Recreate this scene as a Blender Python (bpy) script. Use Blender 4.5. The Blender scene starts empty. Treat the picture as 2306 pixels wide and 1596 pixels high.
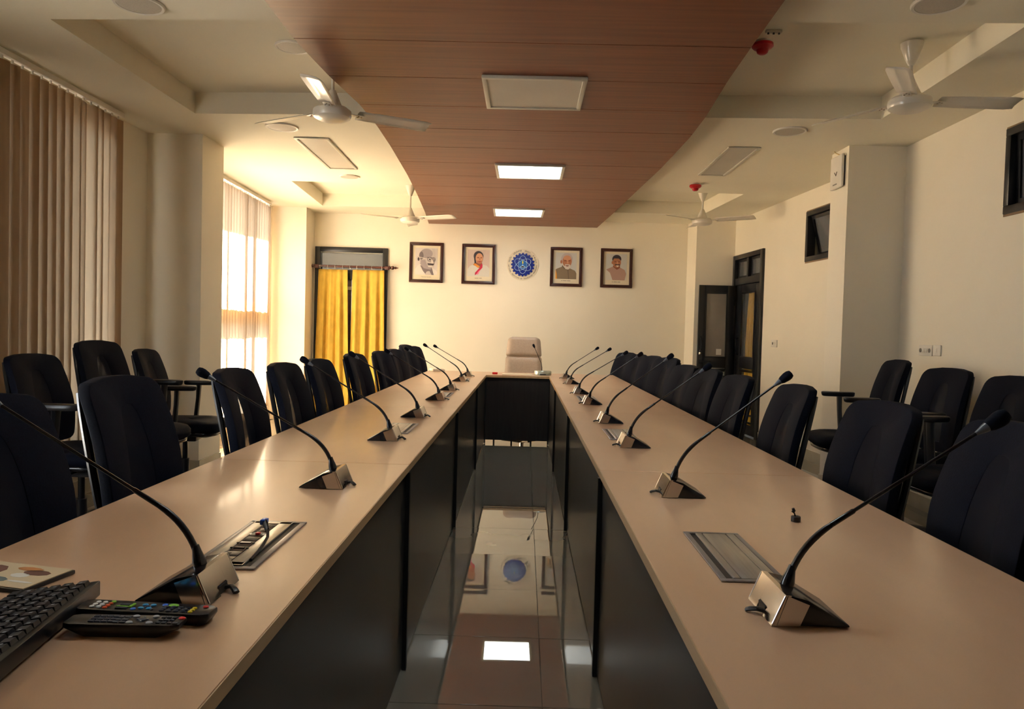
import bpy, bmesh, math, random
from mathutils import Vector, Matrix
random.seed(7)
SC = bpy.context.scene
COL = SC.collection
PI = math.pi
R = math.radians

# ------------------------------------------------------------------ camera
F, VPX, VPY, ROLL = 1690.0, 1181.0, 744.0, 0.0265
d = Vector(((VPX-1153)/F, (VPY-798)/F, 1)).normalized()
dn = Vector((-ROLL, 1, -(-ROLL*d.x+d.y)/d.z)).normalized()
xr = dn.cross(d)
M = Matrix((xr, d, -dn))                     # camera frame (x right, y down, z forward) -> world
cd = bpy.data.cameras.new('camera'); cam = bpy.data.objects.new('camera', cd); COL.objects.link(cam)
cd.sensor_fit = 'HORIZONTAL'; cd.sensor_width = 36; cd.lens = F/2306*36; cd.clip_start = .02; cd.clip_end = 200
r_, u_, b_ = M.col[0], -M.col[1], -M.col[2]
cam.matrix_world = Matrix(((r_.x, u_.x, b_.x, 0), (r_.y, u_.y, b_.y, 0), (r_.z, u_.z, b_.z, 1.28), (0, 0, 0, 1)))
SC.camera = cam

# ------------------------------------------------------------------ sky, sun, exposure
wd = bpy.data.worlds.new('sky'); SC.world = wd; wd.use_nodes = True
bg = wd.node_tree.nodes['Background']; bg.inputs[0].default_value = (.84, .92, 1, 1); bg.inputs[1].default_value = 7.5
sl = bpy.data.lights.new('sun', 'SUN'); sl.energy = 440; sl.angle = R(.8); sl.color = (1, .96, .88)
sun = bpy.data.objects.new('sun', sl); COL.objects.link(sun)
sun.rotation_euler = Vector((.66, -.06, -.75)).to_track_quat('-Z', 'Y').to_euler()
SC.view_settings.view_transform = 'Standard'; SC.view_settings.look = 'None'
SC.view_settings.exposure = 1.08; SC.view_settings.gamma = 1; SC.view_settings.use_curve_mapping = False
SC.cycles.max_bounces = 14; SC.cycles.diffuse_bounces = 8; SC.cycles.transparent_max_bounces = 16
SC.cycles.sample_clamp_indirect = 6.0; SC.cycles.caustics_reflective = False; SC.cycles.caustics_refractive = False

# ------------------------------------------------------------------ materials
MATS = {}
def pm(name, c, rough=.5, metal=0., c2=None, scale=(8, 8, 8), bump=0., emit=None, es=0., coat=0., detail=4., spec=.5, ramp=(.35, .65)):
    m = bpy.data.materials.new(name); m.use_nodes = True; nt = m.node_tree; b = nt.nodes['Principled BSDF']
    b.inputs['Roughness'].default_value = rough; b.inputs['Metallic'].default_value = metal
    b.inputs['Specular IOR Level'].default_value = spec
    b.inputs['Coat Weight'].default_value = coat; b.inputs['Coat Roughness'].default_value = .08
    c2 = c2 or tuple(v*.93 for v in c)
    tc = nt.nodes.new('ShaderNodeTexCoord'); mp = nt.nodes.new('ShaderNodeMapping'); mp.inputs['Scale'].default_value = scale
    nz = nt.nodes.new('ShaderNodeTexNoise'); nz.inputs['Detail'].default_value = detail; nz.inputs['Scale'].default_value = 1
    rp = nt.nodes.new('ShaderNodeValToRGB')
    rp.color_ramp.elements[0].position = ramp[0]; rp.color_ramp.elements[1].position = ramp[1]
    rp.color_ramp.elements[0].color = (*c, 1); rp.color_ramp.elements[1].color = (*c2, 1)
    nt.links.new(tc.outputs['Object'], mp.inputs[0]); nt.links.new(mp.outputs[0], nz.inputs[0])
    nt.links.new(nz.outputs[0], rp.inputs[0]); nt.links.new(rp.outputs[0], b.inputs['Base Color'])
    if bump:
        bp = nt.nodes.new('ShaderNodeBump'); bp.inputs['Strength'].default_value = bump; bp.inputs['Distance'].default_value = .004
        nt.links.new(nz.outputs[0], bp.inputs['Height']); nt.links.new(bp.outputs[0], b.inputs['Normal'])
    if emit:
        b.inputs['Emission Color'].default_value = (*emit, 1); b.inputs['Emission Strength'].default_value = es
    MATS[name] = m; return m
def see_through(name, c, amount, rough=.1, c2=None, scale=(30, 30, 30)):
    m = pm(name, c, rough, c2=c2, scale=scale, spec=.12 if rough > .5 else .5); nt = m.node_tree; b = nt.nodes['Principled BSDF']; out = nt.nodes['Material Output']
    t = nt.nodes.new('ShaderNodeBsdfTransparent'); mx = nt.nodes.new('ShaderNodeMixShader'); mx.inputs[0].default_value = amount
    nt.links.new(b.outputs[0], mx.inputs[1]); nt.links.new(t.outputs[0], mx.inputs[2]); nt.links.new(mx.outputs[0], out.inputs[0]); return m
def translucent(name, c, ct, amount, scale=(60, 60, 2), cvar=.9):
    m = pm(name, c, .8, scale=scale, c2=tuple(v*cvar for v in c)); nt = m.node_tree; b = nt.nodes['Principled BSDF']; out = nt.nodes['Material Output']
    b.inputs['Specular IOR Level'].default_value = .1
    t = nt.nodes.new('ShaderNodeBsdfTranslucent'); t.inputs[0].default_value = (*ct, 1)
    mx = nt.nodes.new('ShaderNodeMixShader'); mx.inputs[0].default_value = amount
    nt.links.new(b.outputs[0], mx.inputs[1]); nt.links.new(t.outputs[0], mx.inputs[2]); nt.links.new(mx.outputs[0], out.inputs[0]); return m

WALL = pm('cream_paint', (.83, .78, .66), .75, c2=(.80, .75, .63), scale=(1.5, 1.5, 1.5), bump=.03)
CEIL = pm('ceiling_paint', (.81, .77, .64), .8, c2=(.78, .74, .61), scale=(1.2, 1.2, 1.2))
WOOD = pm('ceiling_laminate', (.235, .080, .033), .42, c2=(.165, .056, .024), scale=(1.2, 26, 26), bump=.05, detail=6)
GROOVE = pm('dark_groove', (.05, .02, .01), .8)
TABLE = pm('maple_laminate', (.68, .445, .285), .30, c2=(.62, .39, .24), scale=(6, 1.6, 6), detail=7, coat=.15)
EDGE = pm('maple_edge', (.56, .40, .24), .4, c2=(.50, .34, .19), scale=(30, 2, 30))
PANEL = pm('dark_panel', (.030, .029, .030), .38, c2=(.022, .021, .023), scale=(40, 3, 3), coat=.1)
POST = pm('black_post', (.006, .006, .007), .5)
TILE = pm('floor_tile', (.215, .20, .16), .012, c2=(.19, .175, .14), scale=(3, 3, 3), detail=8, spec=.9, coat=.4)
TILE.node_tree.nodes['Principled BSDF'].inputs['Coat Roughness'].default_value = .01
GROUT = pm('grout', (.16, .14, .11), .8)
SKIRT = pm('skirting_tile', (.50, .45, .34), .2, c2=(.42, .38, .28), scale=(4, 4, 4), detail=7)
FABRIC = pm('black_fabric', (.0045, .0065, .0155), .8, c2=(.0030, .0043, .0105), scale=(180, 180, 180), bump=.15, spec=.12)
MESHF = see_through('black_mesh', (.0050, .0065, .0140), .045, .8, scale=(240, 240, 240))
PLAST = pm('black_plastic', (.010, .011, .014), .32, scale=(40, 40, 40))
GLOSSB = pm('gloss_black', (.012, .013, .018), .18, scale=(20, 20, 20))
CHROME = pm('chrome', (.60, .56, .53), .14, 1., c2=(.56, .52, .49), scale=(5, 5, 5))
SILVER = pm('brushed_aluminium', (.62, .60, .55), .32, .85, c2=(.52, .50, .46), scale=(120, 4, 40))
SILVERD = pm('grey_aluminium', (.36, .35, .36), .35, .7, c2=(.30, .29, .30), scale=(120, 4, 40))
WHITEP = pm('white_plastic', (.78, .75, .68), .35, scale=(6, 6, 6))
FANW = pm('fan_enamel', (.74, .70, .62), .28, c2=(.70, .66, .58), scale=(4, 4, 4), coat=.2)
DIFF = pm('panel_diffuser', (.56, .53, .47), .45, scale=(3, 3, 3))
LIT = pm('lit_diffuser', (.9, .9, .9), .4, emit=(.93, 1, .97), es=6.2)
PFRAME = pm('panel_frame', (.62, .60, .52), .4, .2, scale=(5, 5, 5))
SPKR = pm('speaker_grille', (.52, .48, .41), .6, c2=(.46, .42, .36), scale=(200, 200, 200), bump=.2)
REDP = pm('red_plastic', (.50, .008, .016), .35, scale=(8, 8, 8))
DFRAME = pm('dark_door_paint', (.012, .013, .017), .32, c2=(.008, .009, .012), scale=(6, 6, 2))
GLASS = see_through('clear_glass', (.25, .27, .28), .82, .04)
FROST = see_through('misted_glass', (.36, .33, .28), .12, .25, c2=(.30, .27, .23), scale=(2, 2, 2))
GREYGL = see_through('grey_glass', (.20, .21, .22), .45, .05)
BLIND = translucent('blind_fabric', (.30, .185, .10), (.95, .78, .56), .135)
CURT = translucent('yellow_satin', (.74, .49, .085), (.80, .54, .09), .15, scale=(14, 14, 9), cvar=.82)
MAHOG = pm('mahogany', (.10, .022, .014), .28, c2=(.06, .013, .009), scale=(10, 10, 60), coat=.3)
FRAMEW = pm('portrait_frame_wood', (.055, .017, .012), .3, c2=(.035, .010, .008), scale=(30, 30, 30))
LEATHER = pm('beige_leather', (.44, .35, .27), .42, c2=(.40, .31, .24), scale=(60, 60, 60), bump=.1)
KEYM = pm('keycap', (.012, .012, .015), .4, scale=(20, 20, 20))
EXTW = pm('light_block_render', (.26, .23, .20), .9, scale=(1, 1, 1))
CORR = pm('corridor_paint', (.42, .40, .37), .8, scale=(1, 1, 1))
def flat(name, c, rough=.6): return MATS.get(name) or pm(name, c, rough, c2=c)

# ------------------------------------------------------------------ mesh helpers
class MB:
    def __init__(s): s.v = []; s.f = []
    def add(s, vs, fs):
        n = len(s.v); s.v += [tuple(v) for v in vs]; s.f += [tuple(i+n for i in f) for f in fs]; return s
    def box(s, x0, x1, y0, y1, z0, z1, mat=None):
        vs = [(x, y, z) for z in (z0, z1) for y in (y0, y1) for x in (x0, x1)]
        if mat: vs = [mat @ Vector(v) for v in vs]
        return s.add(vs, [(0, 2, 3, 1), (4, 5, 7, 6), (0, 1, 5, 4), (2, 6, 7, 3), (0, 4, 6, 2), (1, 3, 7, 5)])
    def hexa(s, b, t):                                   # bottom 4 (ccw), top 4 points
        return s.add(list(b)+list(t), [(3, 2, 1, 0), (4, 5, 6, 7), (0, 1, 5, 4), (1, 2, 6, 5), (2, 3, 7, 6), (3, 0, 4, 7)])
    def prism(s, poly, fn0, fn1):                        # poly of 2D pts, two mappings to 3D
        n = len(poly); vs = [fn0(*p) for p in poly]+[fn1(*p) for p in poly]
        fs = [tuple(range(n))[::-1], tuple(range(n, 2*n))]+[(i, (i+1) % n, n+(i+1) % n, n+i) for i in range(n)]
        return s.add(vs, fs)
    def lathe(s, prof, n=24, mat=None, cap=True):        # prof: (radius, z)
        vs = []; fs = []
        for r, z in prof:
            for i in range(n):
                a = 2*PI*i/n; vs.append(Vector((r*math.cos(a), r*math.sin(a), z)))
        for j in range(len(prof)-1):
            for i in range(n): fs.append((j*n+i, j*n+(i+1) % n, (j+1)*n+(i+1) % n, (j+1)*n+i))
        if cap: fs.append(tuple(range(n))[::-1]); fs.append(tuple(range((len(prof)-1)*n, len(prof)*n)))
        if mat: vs = [mat @ v for v in vs]
        return s.add(vs, fs)
    def tube(s, pts, rad, n=10, sx=1., cap=True):
        pts = [Vector(p) for p in pts]; rs = rad if isinstance(rad, (list, tuple)) else [rad]*len(pts)
        vs = []; fs = []; up = Vector((0, 1, 0)); prev = None
        for i, p in enumerate(pts):
            t = (pts[min(i+1, len(pts)-1)]-pts[max(i-1, 0)]).normalized()
            if prev is None:
                ref = up if abs(t.dot(up)) < .95 else Vector((1, 0, 0)); a = (ref-t*ref.dot(t)).normalized()
            else: a = (prev-t*prev.dot(t)).normalized()
            prev = a; b = t.cross(a)
            for k in range(n):
                th = 2*PI*k/n; vs.append(p+(a*math.cos(th)*sx+b*math.sin(th))*rs[i])
        for j in range(len(pts)-1):
            for k in range(n): fs.append((j*n+k, j*n+(k+1) % n, (j+1)*n+(k+1) % n, (j+1)*n+k))
        if cap: fs.append(tuple(range(n))[::-1]); fs.append(tuple(range((len(pts)-1)*n, len(pts)*n)))
        return s.add(vs, fs)
    def build(s, name, mat, parent=None, smooth=False, bevel=0., seg=2, auto=True):
        me = bpy.data.meshes.new(name); me.from_pydata(s.v, [], s.f); 
        bm = bmesh.new(); bm.from_mesh(me); bmesh.ops.recalc_face_normals(bm, faces=bm.faces)
        if bevel:
            es = [e for e in bm.edges if len(e.link_faces) == 2 and e.calc_face_angle(0) > R(25)]
            bmesh.ops.bevel(bm, geom=es, offset=bevel, segments=seg, profile=.5, affect='EDGES', clamp_overlap=True)
        bm.to_mesh(me); bm.free()
        if smooth or bevel:
            for p in me.polygons: p.use_smooth = True
            if auto: me.set_sharp_from_angle(angle=R(38))
        me.materials.append(mat); return link(name, me, parent)
def link(name, me, parent=None):
    o = bpy.data.objects.new(name, me); COL.objects.link(o)
    if parent: o.parent = parent
    return o
def tag(o, label=None, cat=None, group=None, kind=None):
    if label: o['label'] = label
    if cat: o['category'] = cat
    if group: o['group'] = group
    if kind: o['kind'] = kind
    return o
def empty(name, loc=(0, 0, 0), rz=0., label=None, cat=None, group=None, kind=None):
    o = bpy.data.objects.new(name, None); COL.objects.link(o); o.location = loc; o.rotation_euler = (0, 0, rz); o.empty_display_size = .1
    return tag(o, label, cat, group, kind)
def struct(name, mb, mat, label=None, **k):
    o = mb.build(name, mat, **k); return tag(o, label, kind='structure')
KIDS = {}
def copy_tree(o, parent=None):
    c = o.copy(); COL.objects.link(c); c.parent = parent
    for ch in o.children: copy_tree(ch, c)
    return c
def child(o, parent, loc=(0, 0, 0), name=None, rz=0.):   # a further object that shares the mesh of o
    c = bpy.data.objects.new(name or o.name.split('.')[0], o.data); COL.objects.link(c); c.parent = parent; c.location = loc; c.rotation_euler = (0, 0, rz); return c

ZC, ZW, ZT, ZK = 2.845, 2.74, .77, 3.005         # ceiling, wood ceiling, table top, coffer top
YB = -2.6                                        # wall behind the camera
def FWY(x): return 10.62+.05*x                    # far wall (turned slightly from the table axis)
def RWX(y): return 3.014-.0685*(y-7.73)           # right wall in the far bay
def LWX(y): return -3.27-.040*(y-6.7)             # left wall in the far bay

# ================================================================== SETTING
fl = struct('floor', MB().box(-3.9, 3.6, YB-.2, 11.2, -.12, -.008), GROUT, 'glossy beige floor of large square tiles')
tp = .573
proto = None
for i in range(-6, 6):
    for j in range(-10, 14):
        x0 = .095+i*tp; y0 = 3.09+j*tp
        if y0+tp < YB or y0 > 10.9 or x0+tp < -3.5 or x0 > 3.2: continue
        if proto is None:
            h = tp/2-.0008
            proto = MB().box(-h, h, -h, h, -.008, 0).build('floor_tile', TILE, fl, bevel=.0008, seg=1); o = proto
        else: o = child(proto, fl)
        o.location = (x0+tp/2, y0+tp/2, random.uniform(-.0003, .0003))
        o.rotation_euler = (random.gauss(0, .0016), random.gauss(0, .0010), 0)
        if i in (-1, 0) and 0 <= j <= 5: o.rotation_euler = ((-.0012, .0042, -.0035, .0018, .0050, .0040)[j], .0006*(1 if i else -1), 0)

# walls
def slab(name, p0, p1, z0, z1, t, mat, parent=None):          # vertical slab along p0->p1, thickness t to the left of the direction
    a = Vector((*p0, 0)); b = Vector((*p1, 0)); n = Vector((-(b-a).y, (b-a).x, 0)).normalized()*t
    q = [a, b, b+n, a+n]; return MB().hexa([v+Vector((0, 0, z0)) for v in q], [v+Vector((0, 0, z1)) for v in q])
def wall_with_holes(p0, p1, z0, z1, t, holes):                # holes: (s0, s1, za, zb), s = distance along p0->p1
    a = Vector((*p0, 0)); b = Vector((*p1, 0)); L = (b-a).length; dr = (b-a)/L; n = Vector((-dr.y, dr.x, 0))*t
    mb = MB(); S = sorted({0., L, *[h[0] for h in holes], *[h[1] for h in holes]}); Z = sorted({z0, z1, *[h[2] for h in holes], *[h[3] for h in holes]})
    for i in range(len(S)-1):
        for j in range(len(Z)-1):
            sm = (S[i]+S[i+1])/2; zm = (Z[j]+Z[j+1])/2
            if any(h[0] < sm < h[1] and h[2] < zm < h[3] for h in holes): continue
            q = [a+dr*S[i], a+dr*S[i+1], a+dr*S[i+1]+n, a+dr*S[i]+n]
            mb.hexa([v+Vector((0, 0, Z[j])) for v in q], [v+Vector((0, 0, Z[j+1])) for v in q])
    return mb
ZTOP = 3.2
# left wall, near bay (big window behind the brown blinds) and far bay (sunny window)
LN0, LN1 = (-3.19, YB), (-3.19, 6.4)
NW = (5.62-2.75, .35, 2.62)                                    # near window: Y 2.75..5.62
struct('wall_left', wall_with_holes(LN0, LN1, 0, ZTOP, .10, [(3.7-YB, 5.62-YB, .35, 2.62), (1.60-YB, 2.65-YB, .45, 2.60)]), WALL, 'cream wall with window behind the brown blinds')
LF0, LF1 = (LWX(6.5), 6.5), (LWX(10.5), 10.5)
HS = lambda y: (y-6.5)*math.hypot(1, .04)
struct('wall_left', wall_with_holes(LF0, LF1, 0, ZTOP, .06, [(HS(7.0), HS(9.62), 1.50, 2.795), (HS(7.0), HS(9.62), .32, 1.30)]), WALL, 'cream wall with sunlit window behind the far blinds')
struct('wall_far', wall_with_holes((-3.6, FWY(-3.6)), (3.2, FWY(3.2)), 0, ZTOP, .15, [(.655+.06, 1.664-.06, 0, 2.30)]), WALL, 'cream end wall carrying portraits and emblem')
struct('wall_right', wall_with_holes((3.05, 6.4), (3.05, YB), 0, ZTOP, .12, [(6.4-4.87, 6.4-4.25, 2.10, 2.64)]), WALL, 'cream wall beside the near right chairs')
RL = lambda y: (10.9-y)*math.hypot(1, .0685)
struct('wall_right', wall_with_holes((RWX(10.9), 10.9), (RWX(6.3), 6.3), 0, ZTOP, .12, [(RL(8.10), RL(7.5), 2.09, 2.62), (RL(10.26), RL(9.27), 0, 2.35)]), WALL, 'cream wall around the dark double door')
struct('wall_back', MB().box(-3.3, 3.2, YB-.12, YB, 0, ZTOP), pm('fill_cut_brown', (.12, .06, .035), .5, c2=(.08, .04, .022), scale=(2, 2, 20)), 'unseen wall behind the camera, darkened to cut fill light')  # out of view; dark finish chosen to cut fill from behind
# pillars
def pillar(name, q, label): return struct(name, MB().hexa([Vector((*p, 0)) for p in q], [Vector((*p, ZTOP)) for p in q]), WALL, label)
pillar('wall_pillar', [(-3.4, 6.27), (-2.725, 6.27), (-2.725, 6.71), (-3.4, 6.71)], 'square cream pillar at the end of the brown blinds')
pillar('wall_pillar', [(2.585, 6.16), (3.2, 6.16), (3.2, 6.50), (2.585, 6.50)], 'square cream pillar carrying the white wireless box')
pillar('wall_pillar', [(-3.55, 10.0), (-2.95, 10.03), (-2.97, 10.6), (-3.55, 10.6)], 'cream pillar between far blinds and yellow curtains')
pillar('wall_pillar', [(2.31, 10.3), (2.95, 10.3), (2.95, 10.85), (2.275, 10.85)], 'cream pillar behind the open dark door leaf')
# skirting
def skirt(name, p0, p1, n, t=.012, h=.11):
    a = Vector((*p0, 0)); b = Vector((*p1, 0)); nn = Vector((*n, 0)).normalized()*t; q = [a, b, b+nn, a+nn]
    return MB().hexa([v for v in q], [v+Vector((0, 0, h)) for v in q])
struct('baseboard_left', skirt('', (-3.19, YB), (-3.19, 6.27), (1, 0)), SKIRT, 'low tiled skirting under the brown blinds')
struct('baseboard_left', skirt('', (-2.725, 6.27), (-2.725, 6.71), (1, 0)).add(*(lambda m: (m.v, m.f))(skirt('', (-3.19, 6.27), (-2.713, 6.27), (0, -1)))), SKIRT, 'tiled skirting around the left pillar')
struct('baseboard_left', skirt('', (LWX(6.7), 6.71), (LWX(10), 10.0), (1, 0)), SKIRT, 'tiled skirting under the far blinds')
struct('baseboard_right', skirt('', (3.05, YB), (3.05, 6.16), (-1, 0)), SKIRT, 'tiled skirting behind the right row of chairs')
struct('baseboard_right', skirt('', (2.585, 6.16), (2.585, 6.5), (-1, 0)).add(*(lambda m: (m.v, m.f))(skirt('', (2.573, 6.16), (3.05, 6.16), (0, -1)))), SKIRT, 'tiled skirting around the right pillar')
struct('baseboard_right', skirt('', (RWX(6.5), 6.5), (RWX(9.25), 9.25), (-1, 0)), SKIRT, 'tiled skirting between right pillar and dark door')
struct('baseboard_far', skirt('', (-1.93, FWY(-1.93)), (2.3, FWY(2.3)), (0, -1)), SKIRT, 'tiled skirting along the end wall')

# ceiling with two recessed trays
c1 = [(-2.53, 3.95), (2.43, 3.76), (2.49, 5.42), (-2.52, 5.66)]
c2 = [(-2.59, 8.22), (2.375, 8.36), (2.272, 9.84), (-2.69, 9.85)]
mb = MB(); XL, XR = -3.75, 3.45
def cq(pts, z): mb.add([(x, y, z) for x, y in pts], [(0, 1, 2, 3)])
mb.add([(XL, YB-.2, ZC), (XR, YB-.2, ZC), (XR, c1[1][1], ZC), (*c1[1], ZC), (*c1[0], ZC), (XL, c1[0][1], ZC)], [(0, 1, 2, 3, 4, 5)])
cq([(XL, c1[0][1]), c1[0], c1[3], (XL, c1[3][1])], ZC); cq([c1[1], (XR, c1[1][1]), (XR, c1[2][1]), c1[2]], ZC)
cq([(XL, c1[3][1]), c1[3], c2[0], (XL, c2[0][1])], ZC); cq([c1[3], c1[2], c2[1], c2[0]], ZC); cq([c1[2], (XR, c1[2][1]), (XR, c2[1][1]), c2[1]], ZC)
cq([(XL, c2[0][1]), c2[0], c2[3], (XL, c2[3][1])], ZC); cq([c2[1], (XR, c2[1][1]), (XR, c2[2][1]), c2[2]], ZC)
mb.add([(XL, c2[3][1], ZC), (*c2[3], ZC), (*c2[2], ZC), (XR, c2[2][1], ZC), (XR, 11.2, ZC), (XL, 11.2, ZC)], [(0, 1, 2, 3, 4, 5)])
for cc in (c1, c2):
    for i in range(4):
        a, b = cc[i], cc[(i+1) % 4]; mb.add([(*a, ZC), (*b, ZC), (*b, ZK), (*a, ZK)], [(0, 1, 2, 3)])
    cq(cc, ZK)
mb.box(XL, XR, YB-.2, 11.2, ZTOP, ZTOP+.1)
struct('ceiling', mb, CEIL, 'pale cream plaster ceiling with two recessed trays')

# hanging wood ceiling: an S-curved run of planks
LE = [(-1.02, -1.5), (-1.10, .5), (-1.18, 2.2), (-1.215, 3.42), (-1.22, 3.89), (-1.186, 4.42), (-1.125, 5.0), (-1.113, 5.5), (-1.123, 6.12), (-1.16, 7.2), (-1.22, 8.33), (-1.295, 9.5), (-1.385, 10.62)]
RE = [(1.24, -1.5), (1.18, .5), (1.10, 2.2), (1.09, 3.32), (1.105, 3.79), (1.126, 4.35), (1.174, 5.08), (1.186, 5.6), (1.18, 5.97), (1.165, 6.7), (1.13, 7.42), (1.06, 9.0), (.965, 10.72)]
def interp(tab, y):
    if y <= tab[0][1]: return tab[0][0]
    for (xa, ya), (xb, yb) in zip(tab, tab[1:]):
        if y <= yb: return xa+(xb-xa)*(y-ya)/(yb-ya)
    return tab[-1][0]
wc = empty('wooden_ceiling_panel', (0, 0, ZW), 0, 'long wavy-sided suspended ceiling of brown wood planks above the table', 'ceiling panel')
k0 = 3.865-9*.557
for k in range(22):
    ya = k0+k*.557+.0035; yb = ya+.550
    n = 6; L = []; Rr = []
    for i in range(n+1):
        t = i/n; y = ya+(yb-ya)*t
        yl = min(y, 99); L.append((interp(LE, yl), y)); Rr.append((interp(RE, yl), y))
    cut = lambda x, y: min(y, FWY(x)-.004)
    L = [(x, cut(x, y)) for x, y in L]; Rr = [(x, cut(x, y)) for x, y in Rr]
    if L[0][1] > FWY(-1.4)-.03: break
    poly = L+Rr[::-1]
    m = MB().prism(poly, lambda x, y: (x, y, 0), lambda x, y: (x, y, .022)); m.build('plank', WOOD, wc)
m = MB(); ys = [k0+.1+i*.3 for i in range(60) if k0+.1+i*.3 < 10.5]
for ya, yb in zip(ys, ys[1:]):
    q = [(interp(LE, ya)+.03, ya), (interp(RE, ya)-.03, ya), (interp(RE, yb)-.03, yb), (interp(LE, yb)+.03, yb)]
    m.hexa([(x, y, .023) for x, y in q], [(x, y, .085) for x, y in q])
m.build('backing_frame', GROOVE, wc)

# exterior: unseen slab and wall added to block daylight at the near windows
tag(MB().box(-5.4, -3.29, .2, 6.35, 2.72, 2.90).build('sun_block_slab', EXTW), 'unseen slab added outside to keep sun off the near windows', kind='structure')
tag(MB().box(-3.95, -3.55, 3.35, 5.42, -.5, 4.2).build('light_block_wall', EXTW), 'unseen wall added outside to darken the near blinds', kind='structure')
tag(MB().box(-14, -3.6, -8, 14, -.6, -.5).build('ground_outside', pm('asphalt', (.075, .068, .06), .9, c2=(.06, .055, .05), scale=(3, 3, 3))), 'paved ground outside the windows', kind='structure')
# corridor shells behind the two doors
tag(MB().box(-3.4, 0, 11.9, 12.0, 0, 3.0).box(-3.5, -3.4, 10.7, 12, 0, 3).box(0, .1, 10.7, 12, 0, 3).box(-3.5, .1, 10.7, 12, 3.0, 3.1).box(-3.5, .1, 10.7, 12, -.1, 0).build('wall_corridor', CORR), 'grey corridor wall seen over the curtained door', kind='structure')
tag(MB().box(4.3, 4.4, 0, 11.6, 0, 3.3).box(2.6, 4.4, 11.5, 11.6, 0, 3.3).box(2.6, 2.7, 10.8, 11.5, 0, 3.3).box(3.19, 4.4, 0, .1, 0, 3.3).box(2.6, 4.4, 0, 11.6, 3.25, 3.35).box(3.19, 4.4, 0, 11.6, -.1, 0).build('wall_corridor', CORR), 'grey corridor wall seen through the dark double door', kind='structure')

# windows in the left wall
def window_left(name, xs, y0, y1, z0, z1, mull, rails, label):
    e = empty(name, ((xs(y0)+xs(y1))/2-.03, (y0+y1)/2, 0), 0, label, kind='structure')
    ox, oy = e.location.x, e.location.y
    sl_ = (xs(y1)-xs(y0))/(y1-y0)
    def bar(nm, ya, yb, za, zb, t=.02, mat=DFRAME):
        q = [(sl_*(ya-oy)-t, ya-oy), (sl_*(ya-oy)+t, ya-oy), (sl_*(yb-oy)+t, yb-oy), (sl_*(yb-oy)-t, yb-oy)]
        return MB().hexa([(*p, za) for p in q], [(*p, zb) for p in q]).build(nm, mat, e)
    w = .04
    bar('frame_rail', y0, y1, z0, z0+w); bar('frame_rail', y0, y1, z1-w, z1); bar('frame_post', y0, y0+w, z0+w, z1-w); bar('frame_post', y1-w, y1, z0+w, z1-w)
    ed = [y0+w]
    for a, b in mull: bar('mullion', a, b, z0+w, z1-w); ed += [a, b]
    ed.append(y1-w)
    for a, b in zip(ed[::2], ed[1::2]): bar('pane', a, b, z0+w, z1-w, .003, GLASS)
    return e
window_left('window_1', lambda y: -3.19, 3.7, 5.62, .35, 2.62, [(4.62, 4.68)], [], 'dark framed window behind the brown blinds')
mul = [(7.55, 7.61), (8.10, 8.16), (8.66, 8.76), (8.97, 9.09)]
window_left('window_2', LWX, 7.0, 9.62, 1.50, 2.795, mul, [], 'upper sunlit window behind the far blinds')
window_left('window_3', LWX, 7.0, 9.62, .32, 1.30, mul, [], 'lower sunlit window behind the far blinds')
window_left('window_unseen', lambda y: -3.19, 1.60, 2.65, .45, 2.60, [], [], 'unseen bare window added in the left wall to light the near table')  # out of view, added as a daylight source for the near left table

# high windows in the right wall
def vent(name, x, y0, y1, z0, z1, rz, label, open_sash):
    e = empty(name, (x, (y0+y1)/2, z0), rz, label, kind='structure'); h = (y1-y0)/2; H = z1-z0; w = .05
    m = MB().box(-.02, .07, -h, h, 0, w).box(-.02, .07, -h, h, H-w, H).box(-.02, .07, -h, -h+w, w, H-w).box(-.02, .07, h-w, h, w, H-w); m.build('frame', DFRAME, e, bevel=.004)
    m = MB().box(-.006, .012, -h-.014, h+.014, -.014, 0).box(-.006, .012, -h-.014, h+.014, H, H+.014).box(-.006, .012, -h-.014, -h, 0, H).box(-.006, .012, h, h+.014, 0, H); m.build('plaster_reveal', pm('reveal', (.30, .21, .13), .9), e)
    T = Matrix.Translation((.03, 0, H-w)) @ Matrix.Rotation(R(-14 if open_sash else -2), 4, 'Y')
    s = .035; a = h-w-.004; b = H-2*w-.004
    m = MB().box(-.015, .015, -a, a, -b, -b+s, T).box(-.015, .015, -a, a, -s, 0, T).box(-.015, .015, -a, -a+s, -b+s, -s, T).box(-.015, .015, a-s, a, -b+s, -s, T); m.build('sash', DFRAME, e)
    MB().box(-.003, .003, -a+s, a-s, -b+s, -s, T).build('pane', GREYGL, e)
vent('window_5', 3.05, 4.25, 4.87, 2.10, 2.64, 0, 'small dark high window at the upper right edge', False)
vent('window_6', RWX(7.8), 7.5, 8.10, 2.09, 2.62, math.atan(.0685), 'small dark high window with tilted sash beyond the right pillar', True)

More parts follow.
